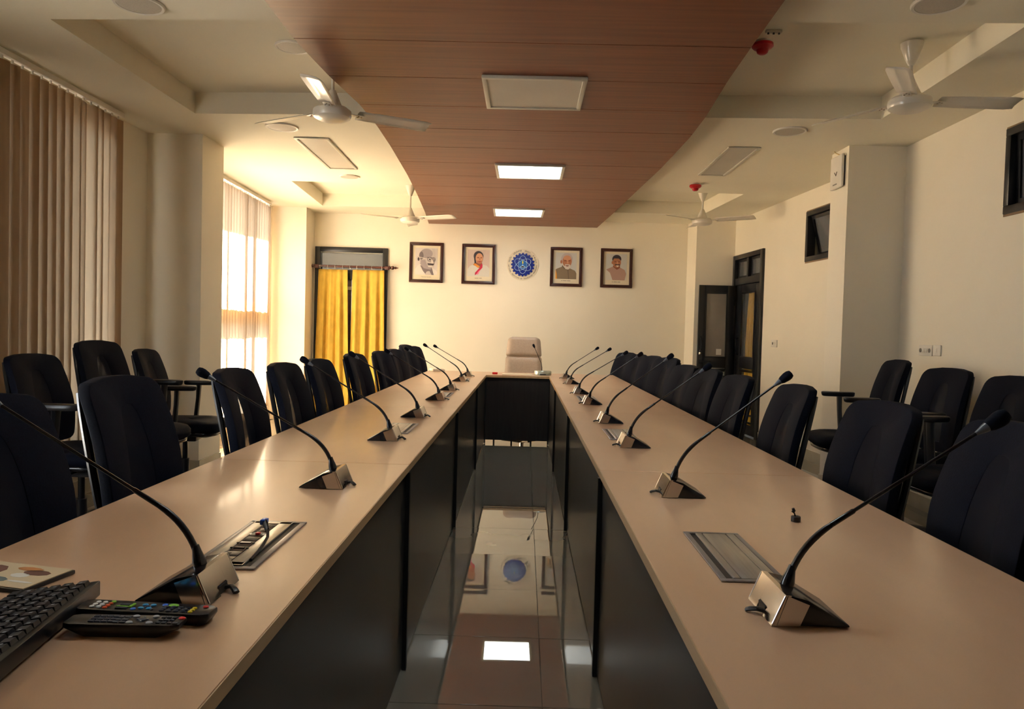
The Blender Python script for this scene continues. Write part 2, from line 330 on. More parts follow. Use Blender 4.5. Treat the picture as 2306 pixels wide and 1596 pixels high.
# ------------------------------------------------------------------ door behind the yellow curtains
dx = (-2.945-1.936)/2; W2 = 1.009/2
e = empty('door_1', (dx, FWY(dx), 0), math.atan(.05), 'dark framed door with glazed transom behind yellow curtains', kind='structure')
m = MB().box(-W2, -W2+.07, -.03, .12, 0, 2.375).box(W2-.07, W2, -.03, .12, 0, 2.375).box(-W2+.07, W2-.07, -.03, .12, 2.305, 2.375); m.build('frame', DFRAME, e, bevel=.004)
MB().box(-W2+.07, W2-.07, -.02, .10, 1.93, 2.06).build('transom_bar', DFRAME, e, bevel=.004)
MB().box(-W2+.07, W2-.07, .03, .036, 2.06, 2.305).build('transom_pane', GREYGL, e)
MB().box(-W2+.07, -.005, .02, .06, .02, 1.93).build('leaf', MAHOG, e, bevel=.003)
MB().box(.005, W2-.07, .02, .06, .02, 1.93).build('leaf', MAHOG, e, bevel=.003)
MB().box(-.055, .055, -.014, .018, 1.78, 1.83).build('bolt_plate', WHITEP, e, bevel=.003)

# ------------------------------------------------------------------ dark double door on the right
ym = (9.27+10.26)/2; th = math.atan(.0685)
e = empty('door_2', (RWX(ym), ym, 0), th, 'dark double door with glazed transom, one leaf open', kind='structure')
h = .495*math.hypot(1, .0685); Ht = 2.36
m = MB().box(-.03, .10, -h-.03, -h+.05, 0, Ht).box(-.03, .10, h-.05, h+.03, 0, Ht).box(-.03, .10, -h+.05, h-.05, Ht-.06, Ht).box(-.02, .09, -h+.05, h-.05, 1.96, 2.05).box(-.02, .09, -.03, .03, 2.05, Ht-.06)
m.build('frame', DFRAME, e, bevel=.004)
for a, b in ((-h+.05, -.03), (.03, h-.05)):
    MB().box(.03, .036, a, b, 2.05, Ht-.06).build('transom_pane', GREYGL, e)
    MB().box(.02, .05, a, a+.03, 2.05, Ht-.06).box(.02, .05, b-.03, b, 2.05, Ht-.06).box(.02, .05, a+.03, b-.03, 2.05, 2.08).box(.02, .05, a+.03, b-.03, Ht-.09, Ht-.06).build('transom_sash', DFRAME, e)
def leaf(parent, name, w, H, T, pane_mat, zb=1.0, s=.09):        # leaf in local x (0..w), y thickness, z
    o = bpy.data.objects.new(name, None); 
    t = .02
    m = MB().box(0, s, -t, t, .02, H).box(w-s, w, -t, t, .02, H).box(s, w-s, -t, t, H-.10, H).box(s, w-s, -t, t, zb-.14, zb).box(s, w-s, -t, t, .02, .14)
    L = m.build(name, DFRAME, parent, bevel=.003); L.matrix_local = T
    MB().box(s, w-s, -.003, .003, zb, H-.10).build('pane', pane_mat, L)
    m = MB().box(s-.0, s+.014, -t-.004, t+.004, zb, H-.10).box(w-s-.014, w-s, -t-.004, t+.004, zb, H-.10).box(s, w-s, -t-.004, t+.004, zb, zb+.014).box(s, w-s, -t-.004, t+.004, H-.114, H-.10); m.build('bead', DFRAME, L)
    sl0 = None
    n = 8
    for i in range(n):
        z = .17+(zb-.14-.14-.06)*i/(n-1)
        Tm = Matrix.Translation((0, 0, z)) @ Matrix.Rotation(R(35), 4, 'X')
        if sl0 is None: sl0 = MB().box(s, w-s, -.028, .028, -.005, .005, Matrix.Rotation(R(35), 4, 'X')).build('louvre', DFRAME, L); q = sl0
        else: q = child(sl0, L)
        q.location = (0, 0, z)
    return L
# closed leaf (nearer) and open leaf (hinged at the far jamb, swung into the room)
Tc = Matrix.Translation((.02, -h+.05, 0)) @ Matrix.Rotation(PI/2, 4, 'Z')
L1 = leaf(e, 'leaf', .875, 1.955, Tc, GLASS, 1.0, .20)
MB().tube([(.74, .02, 1.03), (.74, .055, 1.05), (.74, .055, 1.24), (.74, .02, 1.26)], .008, 8).build('pull_handle', GLOSSB, L1, smooth=True)
hin = Vector((.0, h-.05, 0))
To = Matrix.Translation(hin+Vector((-.035, -.03, 0))) @ Matrix.Rotation(PI-th+R(1.5), 4, 'Z')
L2 = leaf(e, 'leaf', .475, 1.955, To, FROST, .985)
MB().tube([(.435, .02, 1.08), (.435, .05, 1.10), (.435, .05, 1.24), (.435, .02, 1.26)], .008, 8).build('pull_handle', GLOSSB, L2, smooth=True)
MB().box(.415, .455, .02, .035, .90, .96).box(.30, .46, .02, .032, .92, .935).build('latch', GLOSSB, L2)
MB().lathe([(.001, 0), (.018, .004), (.02, .02), (.018, .036), (.001, .04)], 14, Matrix.Translation((.445, .045, 1.015))).tube([(.435, .045, 1.05), (.435, .045, 1.075), (.445, .045, 1.085), (.455, .045, 1.075), (.455, .045, 1.05)], .003, 6).build('padlock', CHROME, L2, smooth=True)
MB().box(.15, .22, .0045, .0055, 1.02, 1.10).build('paper_sticker', WHITEP, L2)
for z in (.25, 1.05, 1.75):
    MB().lathe([(.010, -.06), (.010, .06)], 10, Matrix.Translation((-.005, 0, z))).build('hinge', GLOSSB, L2, smooth=True)

# ------------------------------------------------------------------ curtains
def curtain(name, loc, rz, w_top, w_bot, H, folds, amp, label, seed, shift=0.):
    rnd = random.Random(seed); ph = [rnd.uniform(0, 6.28) for _ in range(4)]
    nx, nz = 90, 34; vs = []; fs = []
    for j in range(nz+1):
        t = j/nz
        for i in range(nx+1):
            u = i/nx; w = w_top+(w_bot-w_top)*min(1, t*1.2)
            pin = math.exp(-((t-.055)/.035)**2)
            a = amp*(.35+.65*min(1, t*3))*(1-.5*pin)
            y = a*math.sin(2*PI*folds*u+ph[0]+.5*math.sin(3*u+ph[1]))+a*.4*math.sin(2*PI*folds*1.7*u+ph[2]+t)
            x = -w/2+w*u+.012*math.sin(2*PI*folds*u+ph[3])*t+shift*t
            vs.append((x, y, -H*t))
    for j in range(nz):
        for i in range(nx):
            a = j*(nx+1)+i; fs.append((a, a+1, a+nx+2, a+nx+1))
    o = MB().add(vs, fs).build(name, CURT, smooth=True, auto=False); o.location = loc; o.rotation_euler = (0, 0, rz)
    md = o.modifiers.new('cloth', 'SOLIDIFY'); md.thickness = .003
    return tag(o, label, 'curtain', 'yellow satin curtains')
wy = lambda x, off: FWY(x)-off
th3 = math.atan(.05)
curtain('curtain', (-2.672, wy(-2.67, .10), 2.055), th3, .40, .475, 1.98, 3.5, .026, 'yellow satin curtain on the left half of the far door', 3, .0)
curtain('curtain', (-2.185, wy(-2.19, .10), 2.06), th3, .44, .485, 1.98, 3.5, .026, 'yellow satin curtain on the right half of the far door', 8, .0)
tag(curtain('curtain', (RWX(9.82)+.085, 9.82, 1.93), PI/2+.07, .24, .36, 1.85, 2.5, .016, 'yellow curtain seen through the glass of the closed right door leaf', 5), group='yellow satin curtains')
cr = empty('curtain_rod', (-2.41, wy(-2.41, .10), 2.10), th3, 'turned mahogany curtain rod above the far door', 'curtain rod')
Tx = Matrix.Rotation(PI/2, 4, 'Y')
MB().lathe([(.016, -.52), (.016, .50)], 14, Tx).build('pole', MAHOG, cr, smooth=True)
fin = [(.016, 0), (.026, .006), (.026, .02), (.014, .03), (.024, .045), (.028, .06), (.022, .075), (.010, .082), (.018, .095), (.014, .11), (.006, .118), (.010, .13), (.001, .138)]
f1 = MB().lathe(fin, 14, Matrix.Translation((.50, 0, 0)) @ Tx).build('finial', MAHOG, cr, smooth=True)
MB().lathe([(r, -z) for r, z in fin[:8]], 14, Matrix.Translation((-.50, 0, 0)) @ Tx).build('finial', MAHOG, cr, smooth=True)
for x in (-.49, .48): MB().box(x-.03, x+.03, -.02, .065, -.03, .02).build('bracket', MAHOG, cr, bevel=.008)
rp = []
for i in range(24): rp.append((0, .024*math.cos(2*PI*i/24), .024*math.sin(2*PI*i/24)-.008))
ring = MB().tube(rp+rp[:1], .0025, 6, cap=False).build('curtain_ring', WHITEP, cr, smooth=True)
for i, x in enumerate((-.44, -.335, -.235, -.13, -.03, .065, .165, .27, .41, .485)):
    o = ring if i == 0 else child(ring, cr); o.location = (x, 0, 0)

# ------------------------------------------------------------------ vertical blinds
def blind(loc_fn, y0, y1, ztop, zbot, w, label, seed, ang, odd=()):
    rnd = random.Random(seed)
    e = empty('vertical_blind', (loc_fn(y0), y0, ztop), 0, label, 'blinds')
    x1 = loc_fn(y1)-loc_fn(y0); L = y1-y0
    q = lambda a, b: [(x1*0+a, 0), (x1*0+b, 0), (x1+b, L), (x1+a, L)]
    MB().hexa([(*p, -.035) for p in q(-.02, .022)], [(*p, 0) for p in q(-.02, .022)]).build('headrail', WHITEP, e, bevel=.003)
    n = int(L/(w*.89)); H = ztop-zbot-.06
    sl = None; hk = None
    for i in range(n):
        t = (i+.5)/n
        if sl is None:
            hw = w/2
            sl = MB().add([(.004*math.cos(k/4*PI/2*1.0)*0+.006*(1-(k/4)**2), k/4*hw, z) for z in (0, -H) for k in range(-4, 5)], [(k, k+1, 10+k, 9+k) for k in range(8)]).build('slat', BLIND, e, smooth=True)
            o = sl; hk = MB().box(-.004, .004, -.007, .007, 0, .03).build('carrier', WHITEP, e); k_ = hk
        else: o = child(sl, e); k_ = child(hk, e)
        o.location = (x1*t, L*t, -.058); a = ang+rnd.gauss(0, 3)
        if i in odd: a += rnd.choice((-1, 1))*22
        o.rotation_euler = (rnd.gauss(0, .0025), rnd.gauss(0, .002), R(a)); k_.location = (x1*t, L*t, -.062)
    return e
blind(lambda y: -3.075, 3.42, 5.66, ZC-.012, .22, .100, 'long brown vertical slat blinds on the near left window', 4, -16, (19, 20))
blind(lambda y: LWX(y)+.085, 6.78, 9.63, ZC-.012, .22, .100, 'sunlit orange vertical slat blinds on the far left window', 9, -8, ())

# ------------------------------------------------------------------ ceiling lights, speakers, detectors
def panel_light(x0, x1, y0, y1, z, lit, label, group, skew=0., down=.02):
    cx, cy = (x0+x1)/2, (y0+y1)/2; e = empty('ceiling_light', (cx, cy, z), 0, label, 'ceiling light', group)
    a, b, f = (x1-x0)/2, (y1-y0)/2, .028
    m = MB().box(-a, a, -b, -b+f, -down, 0).box(-a, a, b-f, b, -down, 0).box(-a, -a+f, -b+f, b-f, -down, 0).box(a-f, a, -b+f, b-f, -down, 0); m.build('frame', PFRAME, e, bevel=.004)
    MB().box(-a+f, a-f, -b+f, b-f, -down+.008, 0).build('diffuser', LIT if lit else DIFF, e)
    if skew: e.rotation_euler = (0, 0, skew)
g = 'square ceiling lights in the wood panel'
panel_light(-.285, .325, 4.345, 4.95, ZW-.001, False, 'square ceiling light in the wood panel, switched off', g)
panel_light(-.30, .32, 6.62, 7.20, ZW-.001, True, 'larger of the two lit square ceiling lights in the wood panel', g)
panel_light(-.42, .20, 9.01, 9.60, ZW-.001, True, 'farther lit square ceiling light, nearest the portrait wall', g, .02)
panel_light(-.29, .32, 2.02, 2.62, ZW-.001, True, 'unseen lit square ceiling light added above the camera to brighten the near tables', g)  # out of view, added to brighten the near table tops
g = 'narrow ceiling lights switched off'
panel_light(-1.985, -1.69, 6.29, 7.50, ZC-.001, False, 'narrow unlit ceiling light on the left side of the ceiling', g, .02, .012)
panel_light(1.645, 1.915, 6.28, 7.40, ZC-.001, False, 'narrow unlit ceiling light on the right side of the ceiling', g, 0, .012)
def speaker(x, y, z, r, label):
    e = empty('ceiling_speaker', (x, y, z), 0, label, 'speaker', 'round ceiling speakers')
    MB().lathe([(r, 0), (r, -.006), (r*.96, -.012), (r*.86, -.010), (r*.86, 0)], 32).build('rim', WHITEP, e, smooth=True)
    MB().lathe([(r*.86, -.001), (r*.85, -.009), (r*.5, -.013), (.001, -.014)], 32).build('grille', SPKR, e, smooth=True)
speaker(-1.95, 3.735, ZC, .12, 'round ceiling speaker at the top left, nearest the camera')
speaker(-1.486, 4.70, ZK, .11, 'round ceiling speaker half hidden behind the wood panel')
speaker(-1.967, 5.98, ZC, .13, 'round ceiling speaker just beyond the near left fan')
speaker(-1.872, 7.89, ZC, .105, 'round ceiling speaker beyond the narrow left light')
speaker(1.969, 5.77, ZC, .125, 'round ceiling speaker just beyond the near right fan')
speaker(1.875, 3.55, ZC, .12, 'round ceiling speaker cut off at the top right edge')
def smoke(x, y, z, s, label):
    e = empty('smoke_detector', (x, y, z), 0, label, 'smoke detector', 'red smoke detectors')
    MB().lathe([(.045*s, 0), (.048*s, -.012*s), (.03*s, -.016*s)], 24).build('mount', WHITEP, e, smooth=True)
    MB().lathe([(.03*s, -.012*s), (.060*s, -.018*s), (.062*s, -.034*s), (.050*s, -.046*s), (.036*s, -.052*s), (.030*s, -.070*s), (.018*s, -.078*s), (.001, -.079*s)], 28).build('body', REDP, e, smooth=True)
    MB().lathe([(.032*s, -.054*s), (.0335*s, -.058*s), (.031*s, -.064*s)], 20).build('vent_ring', flat('dark_red', (.16, .004, .008)), e, smooth=True)
smoke(1.345, 4.46, ZK, 1.0, 'red smoke detector beside the wood panel, nearer the camera')
smoke(1.726, 7.84, ZC, 1.0, 'red smoke detector above the far right fan')
e = empty('cable_box', (1.356, 4.30, ZK), 0, 'tiny grey junction bracket on the ceiling near the nearer smoke detector', 'bracket')
MB().box(-.045, .045, -.012, .012, -.016, 0).build('plate', SPKR, e, bevel=.003)
for x in (-.03, .0, .03): MB().lathe([(.006, -.016), (.006, -.024)], 8, Matrix.Translation((x, 0, 0))).build('screw', PLAST, e)

# ------------------------------------------------------------------ ceiling fans
def fan(x, y, zc, zm, ang, label, rod_grey=False, Rb=.62):
    e = empty('ceiling_fan', (x, y, zc), 0, label, 'fan', 'white three-blade ceiling fans'); D = zc-zm
    MB().lathe([(.012, -.012), (.062, -.012), (.058, -.035), (.034, -.10), (.018, -.135), (.012, -.14)], 24).build('canopy', FANW, e, smooth=True)
    MB().lathe([(.011, 0), (.011, -D+.09)], 12).build('downrod', FANW, e, smooth=True)
    MB().lathe([(.012, -D+.15), (.02, -D+.145), (.045, -D+.085), (.058, -D+.055), (.058, -D+.045), (.02, -D+.04)], 24).build('lower_canopy', FANW, e, smooth=True)
    MB().lathe([(.02, -D+.045), (.095, -D+.038), (.115, -D+.022), (.118, -D-.005), (.112, -D-.022), (.085, -D-.036), (.04, -D-.040), (.001, -D-.041)], 32).build('motor', FANW, e, smooth=True)
    for a in ang:
        # blade along local +x, pitched about its long axis
        n = 10; vs = []; T = Matrix.Rotation(R(a), 4, 'Z')
        pitch = R(-12)
        for i in range(n+1):
            t = i/n; r = .16+(Rb-.16)*t; w = .052+.012*math.sin(min(1, t*1.1)*PI*.5)
            if t > .92: w *= .86
            for sgn, dz in ((-1, 0), (-.2, .004), (.6, .003), (1, -.004)):
                yy = w*sgn; vs.append(T @ Vector((r, yy*math.cos(pitch), -D+.018+yy*math.sin(pitch)+dz)))
        fs = [(i*4+k, i*4+k+1, i*4+k+5, i*4+k+4) for i in range(n) for k in range(3)]
        b = MB().add(vs, fs).build('blade', FANW, e, smooth=True); md = b.modifiers.new('thickness', 'SOLIDIFY'); md.thickness = .003
        m = MB().box(.10, .20, -.022, .022, -D+.012, -D+.017, T @ Matrix.Identity(4)); m.build('blade_bracket', FANW, b, bevel=.002)
        for sx, sy in ((.165, -.012), (.165, .012), (.185, 0)):
            MB().lathe([(.005, -D+.006), (.005, -D+.012)], 8, T @ Matrix.Translation((sx, sy, 0))).build('screw', CHROME, b)
fan(-1.225, 4.67, ZK, 2.585, (150, 30, -86), 'white ceiling fan on the left, nearest the camera', Rb=.64)
fan(2.19, 4.42, ZK, 2.645, (0, 122, -122), 'white ceiling fan on the right, nearest the camera')
fan(-1.42, 9.10, ZK, 2.575, (95, -25, -150), 'white ceiling fan at the far left, in front of the portraits')
fan(2.075, 9.0, ZK, 2.625, (90, -33, -147), 'white ceiling fan at the far right, below a red detector')

# ------------------------------------------------------------------ wall fittings
def rbox(mb, x0, x1, y0, y1, z0, z1): return mb.box(x0, x1, y0, y1, z0, z1)
e = empty('wireless_access_box', (2.585, 6.325, 2.66), 0, 'white wireless router box mounted high on the right pillar', 'router')
MB().box(-.035, -.012, -.115, .115, -.135, .135).build('body', WHITEP, e, bevel=.012, seg=3)
MB().box(-.012, 0, -.10, .10, -.12, .12).build('mount', POST, e)
MB().tube([(-.038, -.03, .0), (-.038, -.01, -.03), (-.038, .02, .0)], .003, 6).build('mark', flat('grey_mark', (.25, .24, .22)), e)
MB().box(-.0365, -.0352, -.03, .05, -.105, -.095).build('mark', flat('grey_mark', (.25, .24, .22)), e)
MB().tube([(-.02, -.05, .13), (-.045, .0, .16), (-.03, .05, .183)], .004, 8).build('cable', flat('tan_cable', (.55, .40, .16)), e, smooth=True)
def plate(loc, rz, w, h, parts, label, group='white switch plates'):
    e = empty('switch_plate', loc, rz, label, 'switch', group)
    MB().box(-.012, 0, -w/2, w/2, -h/2, h/2).build('plate', WHITEP, e, bevel=.004)
    for kind, y in parts:
        if kind == 's': MB().box(-.016, -.012, y-.009, y+.009, -.016, .016, Matrix.Rotation(R(4), 4, 'Y')).build('rocker', WHITEP, e, bevel=.002)
        else: MB().lathe([(.016, 0), (.016, .003), (.012, .0035)], 16, Matrix.Translation((-.012, y, 0)) @ Matrix.Rotation(-PI/2, 4, 'Y')).build('socket', flat('socket_grey', (.16, .15, .14)), e, smooth=True)
plate((3.05, 5.735, 1.21), 0, .185, .082, [('o', .065), ('s', .028), ('s', .005), ('s', -.018), ('o', -.060)], 'wide white socket and switch plate on the right wall')
plate((3.05, 5.58, 1.213), 0, .10, .080, [('s', 0)], 'narrow white switch plate beside the wide plate')
plate((RWX(8.85), 8.85, 1.205), math.atan(.0685), .165, .085, [('o', .03), ('s', -.03)], 'small white switch plate between right pillar and dark door')

# ------------------------------------------------------------------ portraits and emblem
def disc(cx, cz, rx, rz_, n=28, a0=0, a1=360): return [(cx+rx*math.cos(R(a0+(a1-a0)*i/n)), cz+rz_*math.sin(R(a0+(a1-a0)*i/n))) for i in range(n+(a1-a0 != 360))]
def sheet(poly, off, name, mat, parent, t=.0004): return MB().prism(poly, lambda x, z: (x, -off, z), lambda x, z: (x, -off-t, z)).build(name, mat, parent)
def portrait(x, z, w, h, tilt, label, figure, back):
    e = empty('framed_portrait', (x, FWY(x)-.002, z), th3, label, 'portrait', 'framed portraits on the end wall'); e.rotation_euler = (R(tilt), 0, th3)
    a, b, f = w/2, h/2, .042
    for q in ([(-a, -b), (a, -b), (a-f, -b+f), (-a+f, -b+f)], [(a, -b), (a, b), (a-f, b-f), (a-f, -b+f)], [(a, b), (-a, b), (-a+f, b-f), (a-f, b-f)], [(-a, b), (-a, -b), (-a+f, -b+f), (-a+f, b-f)]):
        MB().prism(q, lambda x, z: (x, 0, z), lambda x, z: (x, -.024, z)).build('frame_bar', FRAMEW, e, bevel=.004)
    i, j = a-f, b-f
    sheet([(-i, -j), (i, -j), (i, j), (-i, j)], .004, 'mount_card', flat('mount_cream', (.70, .63, .47)), e)
    pi_, pj0, pj1 = i*.80, -j*.72, j*.86
    sheet([(-pi_, pj0), (pi_, pj0), (pi_, pj1), (-pi_, pj1)], .005, 'print', flat(*back), e)
    off = .0058
    for nm, poly, m in figure:
        poly = [(max(-pi_, min(pi_, px*pi_)), max(pj0, min(pj1, pj0+(pz+1)/2*(pj1-pj0)))) for px, pz in poly]
        sheet(poly, off, nm, flat(*m), e, .0002); off += .0004
    return e, i, j
def caption(e, j, words, col=(.25, .22, .18)):
    x = -sum(words)/2-.004*(len(words)-1)
    for w in words:
        MB().box(x, x+w, -.0056, -.005, -j*.84, -j*.84+.008).build('caption_word', flat('caption_ink', col), e); x += w+.008
def poly(*p): return list(p)
INK = ('ink_dark', (.045, .035, .045)); INK2 = ('ink_mid', (.17, .14, .15)); INKL = ('ink_light', (.50, .46, .44)); INKW = ('ink_white', (.66, .62, .58))
sk = ('skin_tan', (.42, .17, .085)); sk2 = ('skin_shade', (.25, .085, .045)); skl = ('skin_light', (.60, .30, .17))
bw = [
 ('shadow', poly((.45, .95), (1, .95), (1, -.3), (.8, .2)), INKL),
 ('shawl', poly((-1, -1), (1, -1), (1, -.75), (.55, -.45), (-.35, -.05), (-.8, -.35), (-1, -.6)), INKW),
 ('neck', poly((-.55, -.3), (.5, -.45), (.7, -1), (0, -1), (-.3, -.7)), INK2),
 ('chest', poly((-.1, -1), (.5, -1), (.3, -.7), (.05, -.75)), INKL),
 ('head', disc(.05, .30, .68, .68), INKL), ('crown', disc(.0, .58, .56, .36), ('ink_grey', (.33, .29, .30))), ('temple', disc(-.46, .42, .2, .3), INK2),
 ('ear', disc(-.72, .18, .17, .20), INKL), ('ear_shade', disc(-.70, .16, .09, .13), INK),
 ('jaw', poly((-.5, .1), (-.1, .12), (.1, -.3), (.55, -.35), (.4, -.62), (-.2, -.52), (-.55, -.2)), ('ink_grey', (.33, .29, .30))),
 ('cheek', disc(.18, .02, .22, .16), INKL), ('brow', poly((.05, .33), (.75, .30), (.72, .22), (.1, .25)), INK2),
 ('lens', disc(.30, .16, .21, .16), INK), ('lens_glass', disc(.30, .16, .17, .125), INKL), ('eye', disc(.32, .15, .08, .06), INK),
 ('lens', disc(.68, .13, .13, .14), INK), ('lens_glass', disc(.68, .13, .10, .11), INKL), ('eye', disc(.68, .12, .05, .05), INK),
 ('spectacle_arm', poly((-.6, .32), (.1, .20), (.1, .17), (-.6, .28)), INKW),
 ('nose', poly((.44, .12), (.56, .12), (.66, -.14), (.46, -.16)), INKW), ('moustache', poly((.1, -.14), (.72, -.16), (.62, -.30), (.15, -.26)), INK), ('lip', poly((.15, -.34), (.62, -.34), (.45, -.44), (.2, -.42)), INKW)]
lady = [
 ('sari', poly((-1, -1), (1, -1), (1, -.38), (.75, -.18), (.35, -.1), (-.3, -.08), (-.75, -.22), (-1, -.45)), ('cloth_white', (.62, .60, .54))),
 ('neck', poly((-.32, .05), (.30, .05), (.38, -.18), (.05, -.36), (-.5, -.14)), sk2),
 ('blouse', poly((-.5, -.1), (-.3, -.02), (.15, -.26), (-.05, -.36)), ('orange_cloth', (.75, .28, .04))),
 ('border', poly((.22, -.05), (.38, -.10), (.36, -.34), (-.15, -.82), (-.32, -.92), (-.30, -.72), (.12, -.34)), ('crimson_cloth', (.52, .015, .06))),
 ('border', poly((.0, -.62), (.16, -.5), (-.02, -.86), (-.2, -.86)), ('pink_cloth', (.80, .22, .33))),
 ('hair', disc(-.02, .52, .44, .38), INK), ('hair', poly((-.44, .5), (-.36, -.05), (-.22, .0), (-.2, .5)), INK),
 ('face', disc(.06, .36, .34, .38), skl), ('cheek', poly((-.2, .18), (.35, .18), (.28, -.02), (.05, -.06), (-.15, .02)), sk),
 ('eye', disc(-.05, .40, .10, .045), sk2), ('eye', disc(.24, .40, .08, .045), sk2), ('nose', poly((.08, .40), (.14, .40), (.18, .22), (.04, .22)), sk), ('mouth', poly((-.08, .14), (.24, .16), (.14, .06)), ('lip_red', (.40, .05, .05)))]
man1 = [
 ('sleeve', poly((-1, -1), (-.7, -1), (-.85, -.2), (-1, -.3)), ('saffron_cloth', (.85, .34, .02))),
 ('jacket', poly((-.86, -1), (1, -1), (1, -.55), (.85, -.35), (.35, -.18), (-.35, -.05), (-.8, -.2), (-1, -.28), (-.9, -.6)), ('khaki_cloth', (.22, .165, .105))),
 ('collar', poly((-.42, -.02), (-.3, .06), (.2, -.22), (.36, -.16), (.22, -.32), (-.2, -.2)), ('khaki_dark', (.13, .09, .06))),
 ('placket', poly((.14, -.3), (.20, -.3), (.30, -1), (.24, -1)), ('khaki_dark', (.13, .09, .06))),
 ('hair', disc(.05, .52, .56, .46), ('silver_hair', (.50, .44, .44))), ('ear', disc(-.48, .30, .09, .14), sk),
 ('face', disc(.08, .34, .44, .46), sk), ('forehead', disc(.08, .60, .36, .2), skl),
 ('beard', poly((-.40, .25), (-.2, .0), (.1, .05), (.45, .05), (.52, .22), (.42, -.14), (.2, -.28), (-.05, -.24), (-.3, -.02)), ('white_beard', (.62, .56, .50))),
 ('eye', disc(-.10, .40, .13, .05), sk2), ('eye', disc(.30, .40, .11, .05), sk2), ('nose', poly((.08, .42), (.18, .42), (.24, .18), (.04, .18)), skl),
 ('moustache', poly((-.15, .12), (.38, .12), (.30, .05), (-.08, .04)), ('white_beard', (.62, .56, .50))), ('mouth', poly((-.06, .04), (.28, .05), (.18, -.04), (.02, -.04)), sk2)]
man2 = [
 ('kurta', poly((-1, -1), (1, -1), (.9, -.35), (.3, -.08), (-.3, -.05), (-1, -.3)), ('cloth_white', (.62, .60, .54))),
 ('vest', poly((-.35, -1), (.82, -1), (.95, -.5), (.8, -.2), (.35, -.02), (-.35, .04), (-.98, -.2), (-.6, -.45)), ('rose_cloth', (.43, .27, .22))),
 ('neck', poly((-.35, .1), (.35, .1), (.35, -.06), (.05, -.2), (-.3, .0)), sk2),
 ('hair', disc(.02, .62, .44, .32), INK), ('face', disc(.03, .36, .40, .40), sk), ('ear', disc(-.40, .34, .08, .12), sk),
 ('fringe', poly((-.40, .55), (-.2, .66), (.2, .66), (.42, .52), (.44, .72), (.1, .86), (-.3, .84)), INK),
 ('eye', disc(-.12, .42, .11, .045), sk2), ('eye', disc(.24, .42, .10, .045), sk2), ('nose', poly((.04, .42), (.14, .42), (.18, .24), (.0, .24)), skl),
 ('moustache', poly((-.14, .22), (.32, .22), (.36, .12), (.1, .17), (-.16, .12)), INK), ('smile', poly((-.04, .12), (.24, .12), (.16, .02), (.04, .02)), ('teeth', (.75, .68, .60)))]
e1, i, j = portrait(-1.402, 2.195, .472, .560, -1.5, 'framed black and white portrait of an elderly person in round spectacles, leftmost', bw, ('print_grey', (.58, .54, .52)))
e2, i2, j2 = portrait(-.671, 2.193, .468, .560, -1.5, 'framed colour portrait of a person in a white sari with red border', lady, ('print_rose', (.58, .46, .40)))
e3, i3, j3 = portrait(.564, 2.190, .452, .552, -1.5, 'framed colour portrait of a white-bearded person in a khaki jacket', man1, ('print_pale', (.56, .56, .54)))
e4, i4, j4 = portrait(1.276, 2.193, .452, .552, -1.5, 'framed colour portrait of a person with moustache and rose waistcoat, rightmost', man2, ('print_pale', (.56, .56, .54)))
def text_obj(body, size, mat, name, parent=None, ext=.001):
    cu = bpy.data.curves.new(name, 'FONT'); cu.body = body; cu.size = size; cu.align_x = 'CENTER'; cu.extrude = ext; cu.resolution_u = 2
    t = bpy.data.objects.new(name, cu); COL.objects.link(t); dg = bpy.context.evaluated_depsgraph_get(); dg.update()
    me = bpy.data.meshes.new_from_object(t.evaluated_get(dg)); bpy.data.objects.remove(t); me.materials.clear(); me.materials.append(mat)
    return link(name, me, parent)
t = text_obj('Mahatma Gandhi', .020, flat('caption_ink', (.25, .22, .18)), 'caption', e1, .0003); t.location = (0, -.006, -j*.87); t.rotation_euler = (PI/2, 0, 0)
caption(e2, j2, (.055, .038)); caption(e3, j3, (.016, .05, .048)); caption(e4, j4, (.016, .05, .038))

em = empty('round_emblem', (-.05, FWY(-.05), 2.205), th3, 'round blue gear emblem with atom rings and lettering between the portraits', 'emblem')
MB().prism(disc(0, 0, .222, .222, 48), lambda x, z: (x, 0, z), lambda x, z: (x, -.006, z)).build('backing_disc', flat('emblem_cream', (.74, .66, .50), .3), em)
gp = []
N = 20
for k in range(N):
    for da, rr in ((-.50, .148), (-.30, .148), (-.22, .166), (.22, .166), (.30, .148)):
        a = 2*PI*(k+da)/N; gp.append((rr*math.cos(a), rr*math.sin(a)))
MB().prism(gp, lambda x, z: (x, -.006, z), lambda x, z: (x, -.018, z)).build('gear', flat('emblem_blue', (.004, .018, .26), .25), em)
MB().prism(disc(0, 0, .073, .073, 6, 30, 390)[:6], lambda x, z: (x, -.018, z), lambda x, z: (x, -.020, z)).build('hexagon', flat('emblem_light_blue', (.01, .13, .48), .3), em)
for a in (90, 30, 150):
    pts = []
    for k in range(41):
        b = 2*PI*k/40; x, z = .126*math.cos(b), .060*math.sin(b); ca, sa = math.cos(R(a)), math.sin(R(a)); pts.append((x*ca-z*sa, -.021, x*sa+z*ca))
    MB().tube(pts, .0024, 6).build('orbit_ring', flat('emblem_ring', (.42, .66, .95), .3), em, smooth=True)
sheet([(-.042, -.032), (-.012, -.015), (0, .008), (.012, -.015), (.042, -.032), (.02, -.045), (-.02, -.045)], .0205, 'lamp', flat('emblem_ring', (.42, .66, .95)), em, .001)
sheet([(-.030, -.034), (-.008, -.020), (.008, -.020), (.030, -.034), (.015, -.040), (-.015, -.040)], .0216, 'lamp_oil', flat('emblem_dark', (.015, .01, .03)), em, .001)
sheet([(0, .062), (.009, .036), (.006, .012), (-.006, .012), (-.009, .036)], .0216, 'flame', flat('emblem_yellow', (.75, .70, .06)), em, .001)
inkE = flat('emblem_ink', (.02, .018, .016))
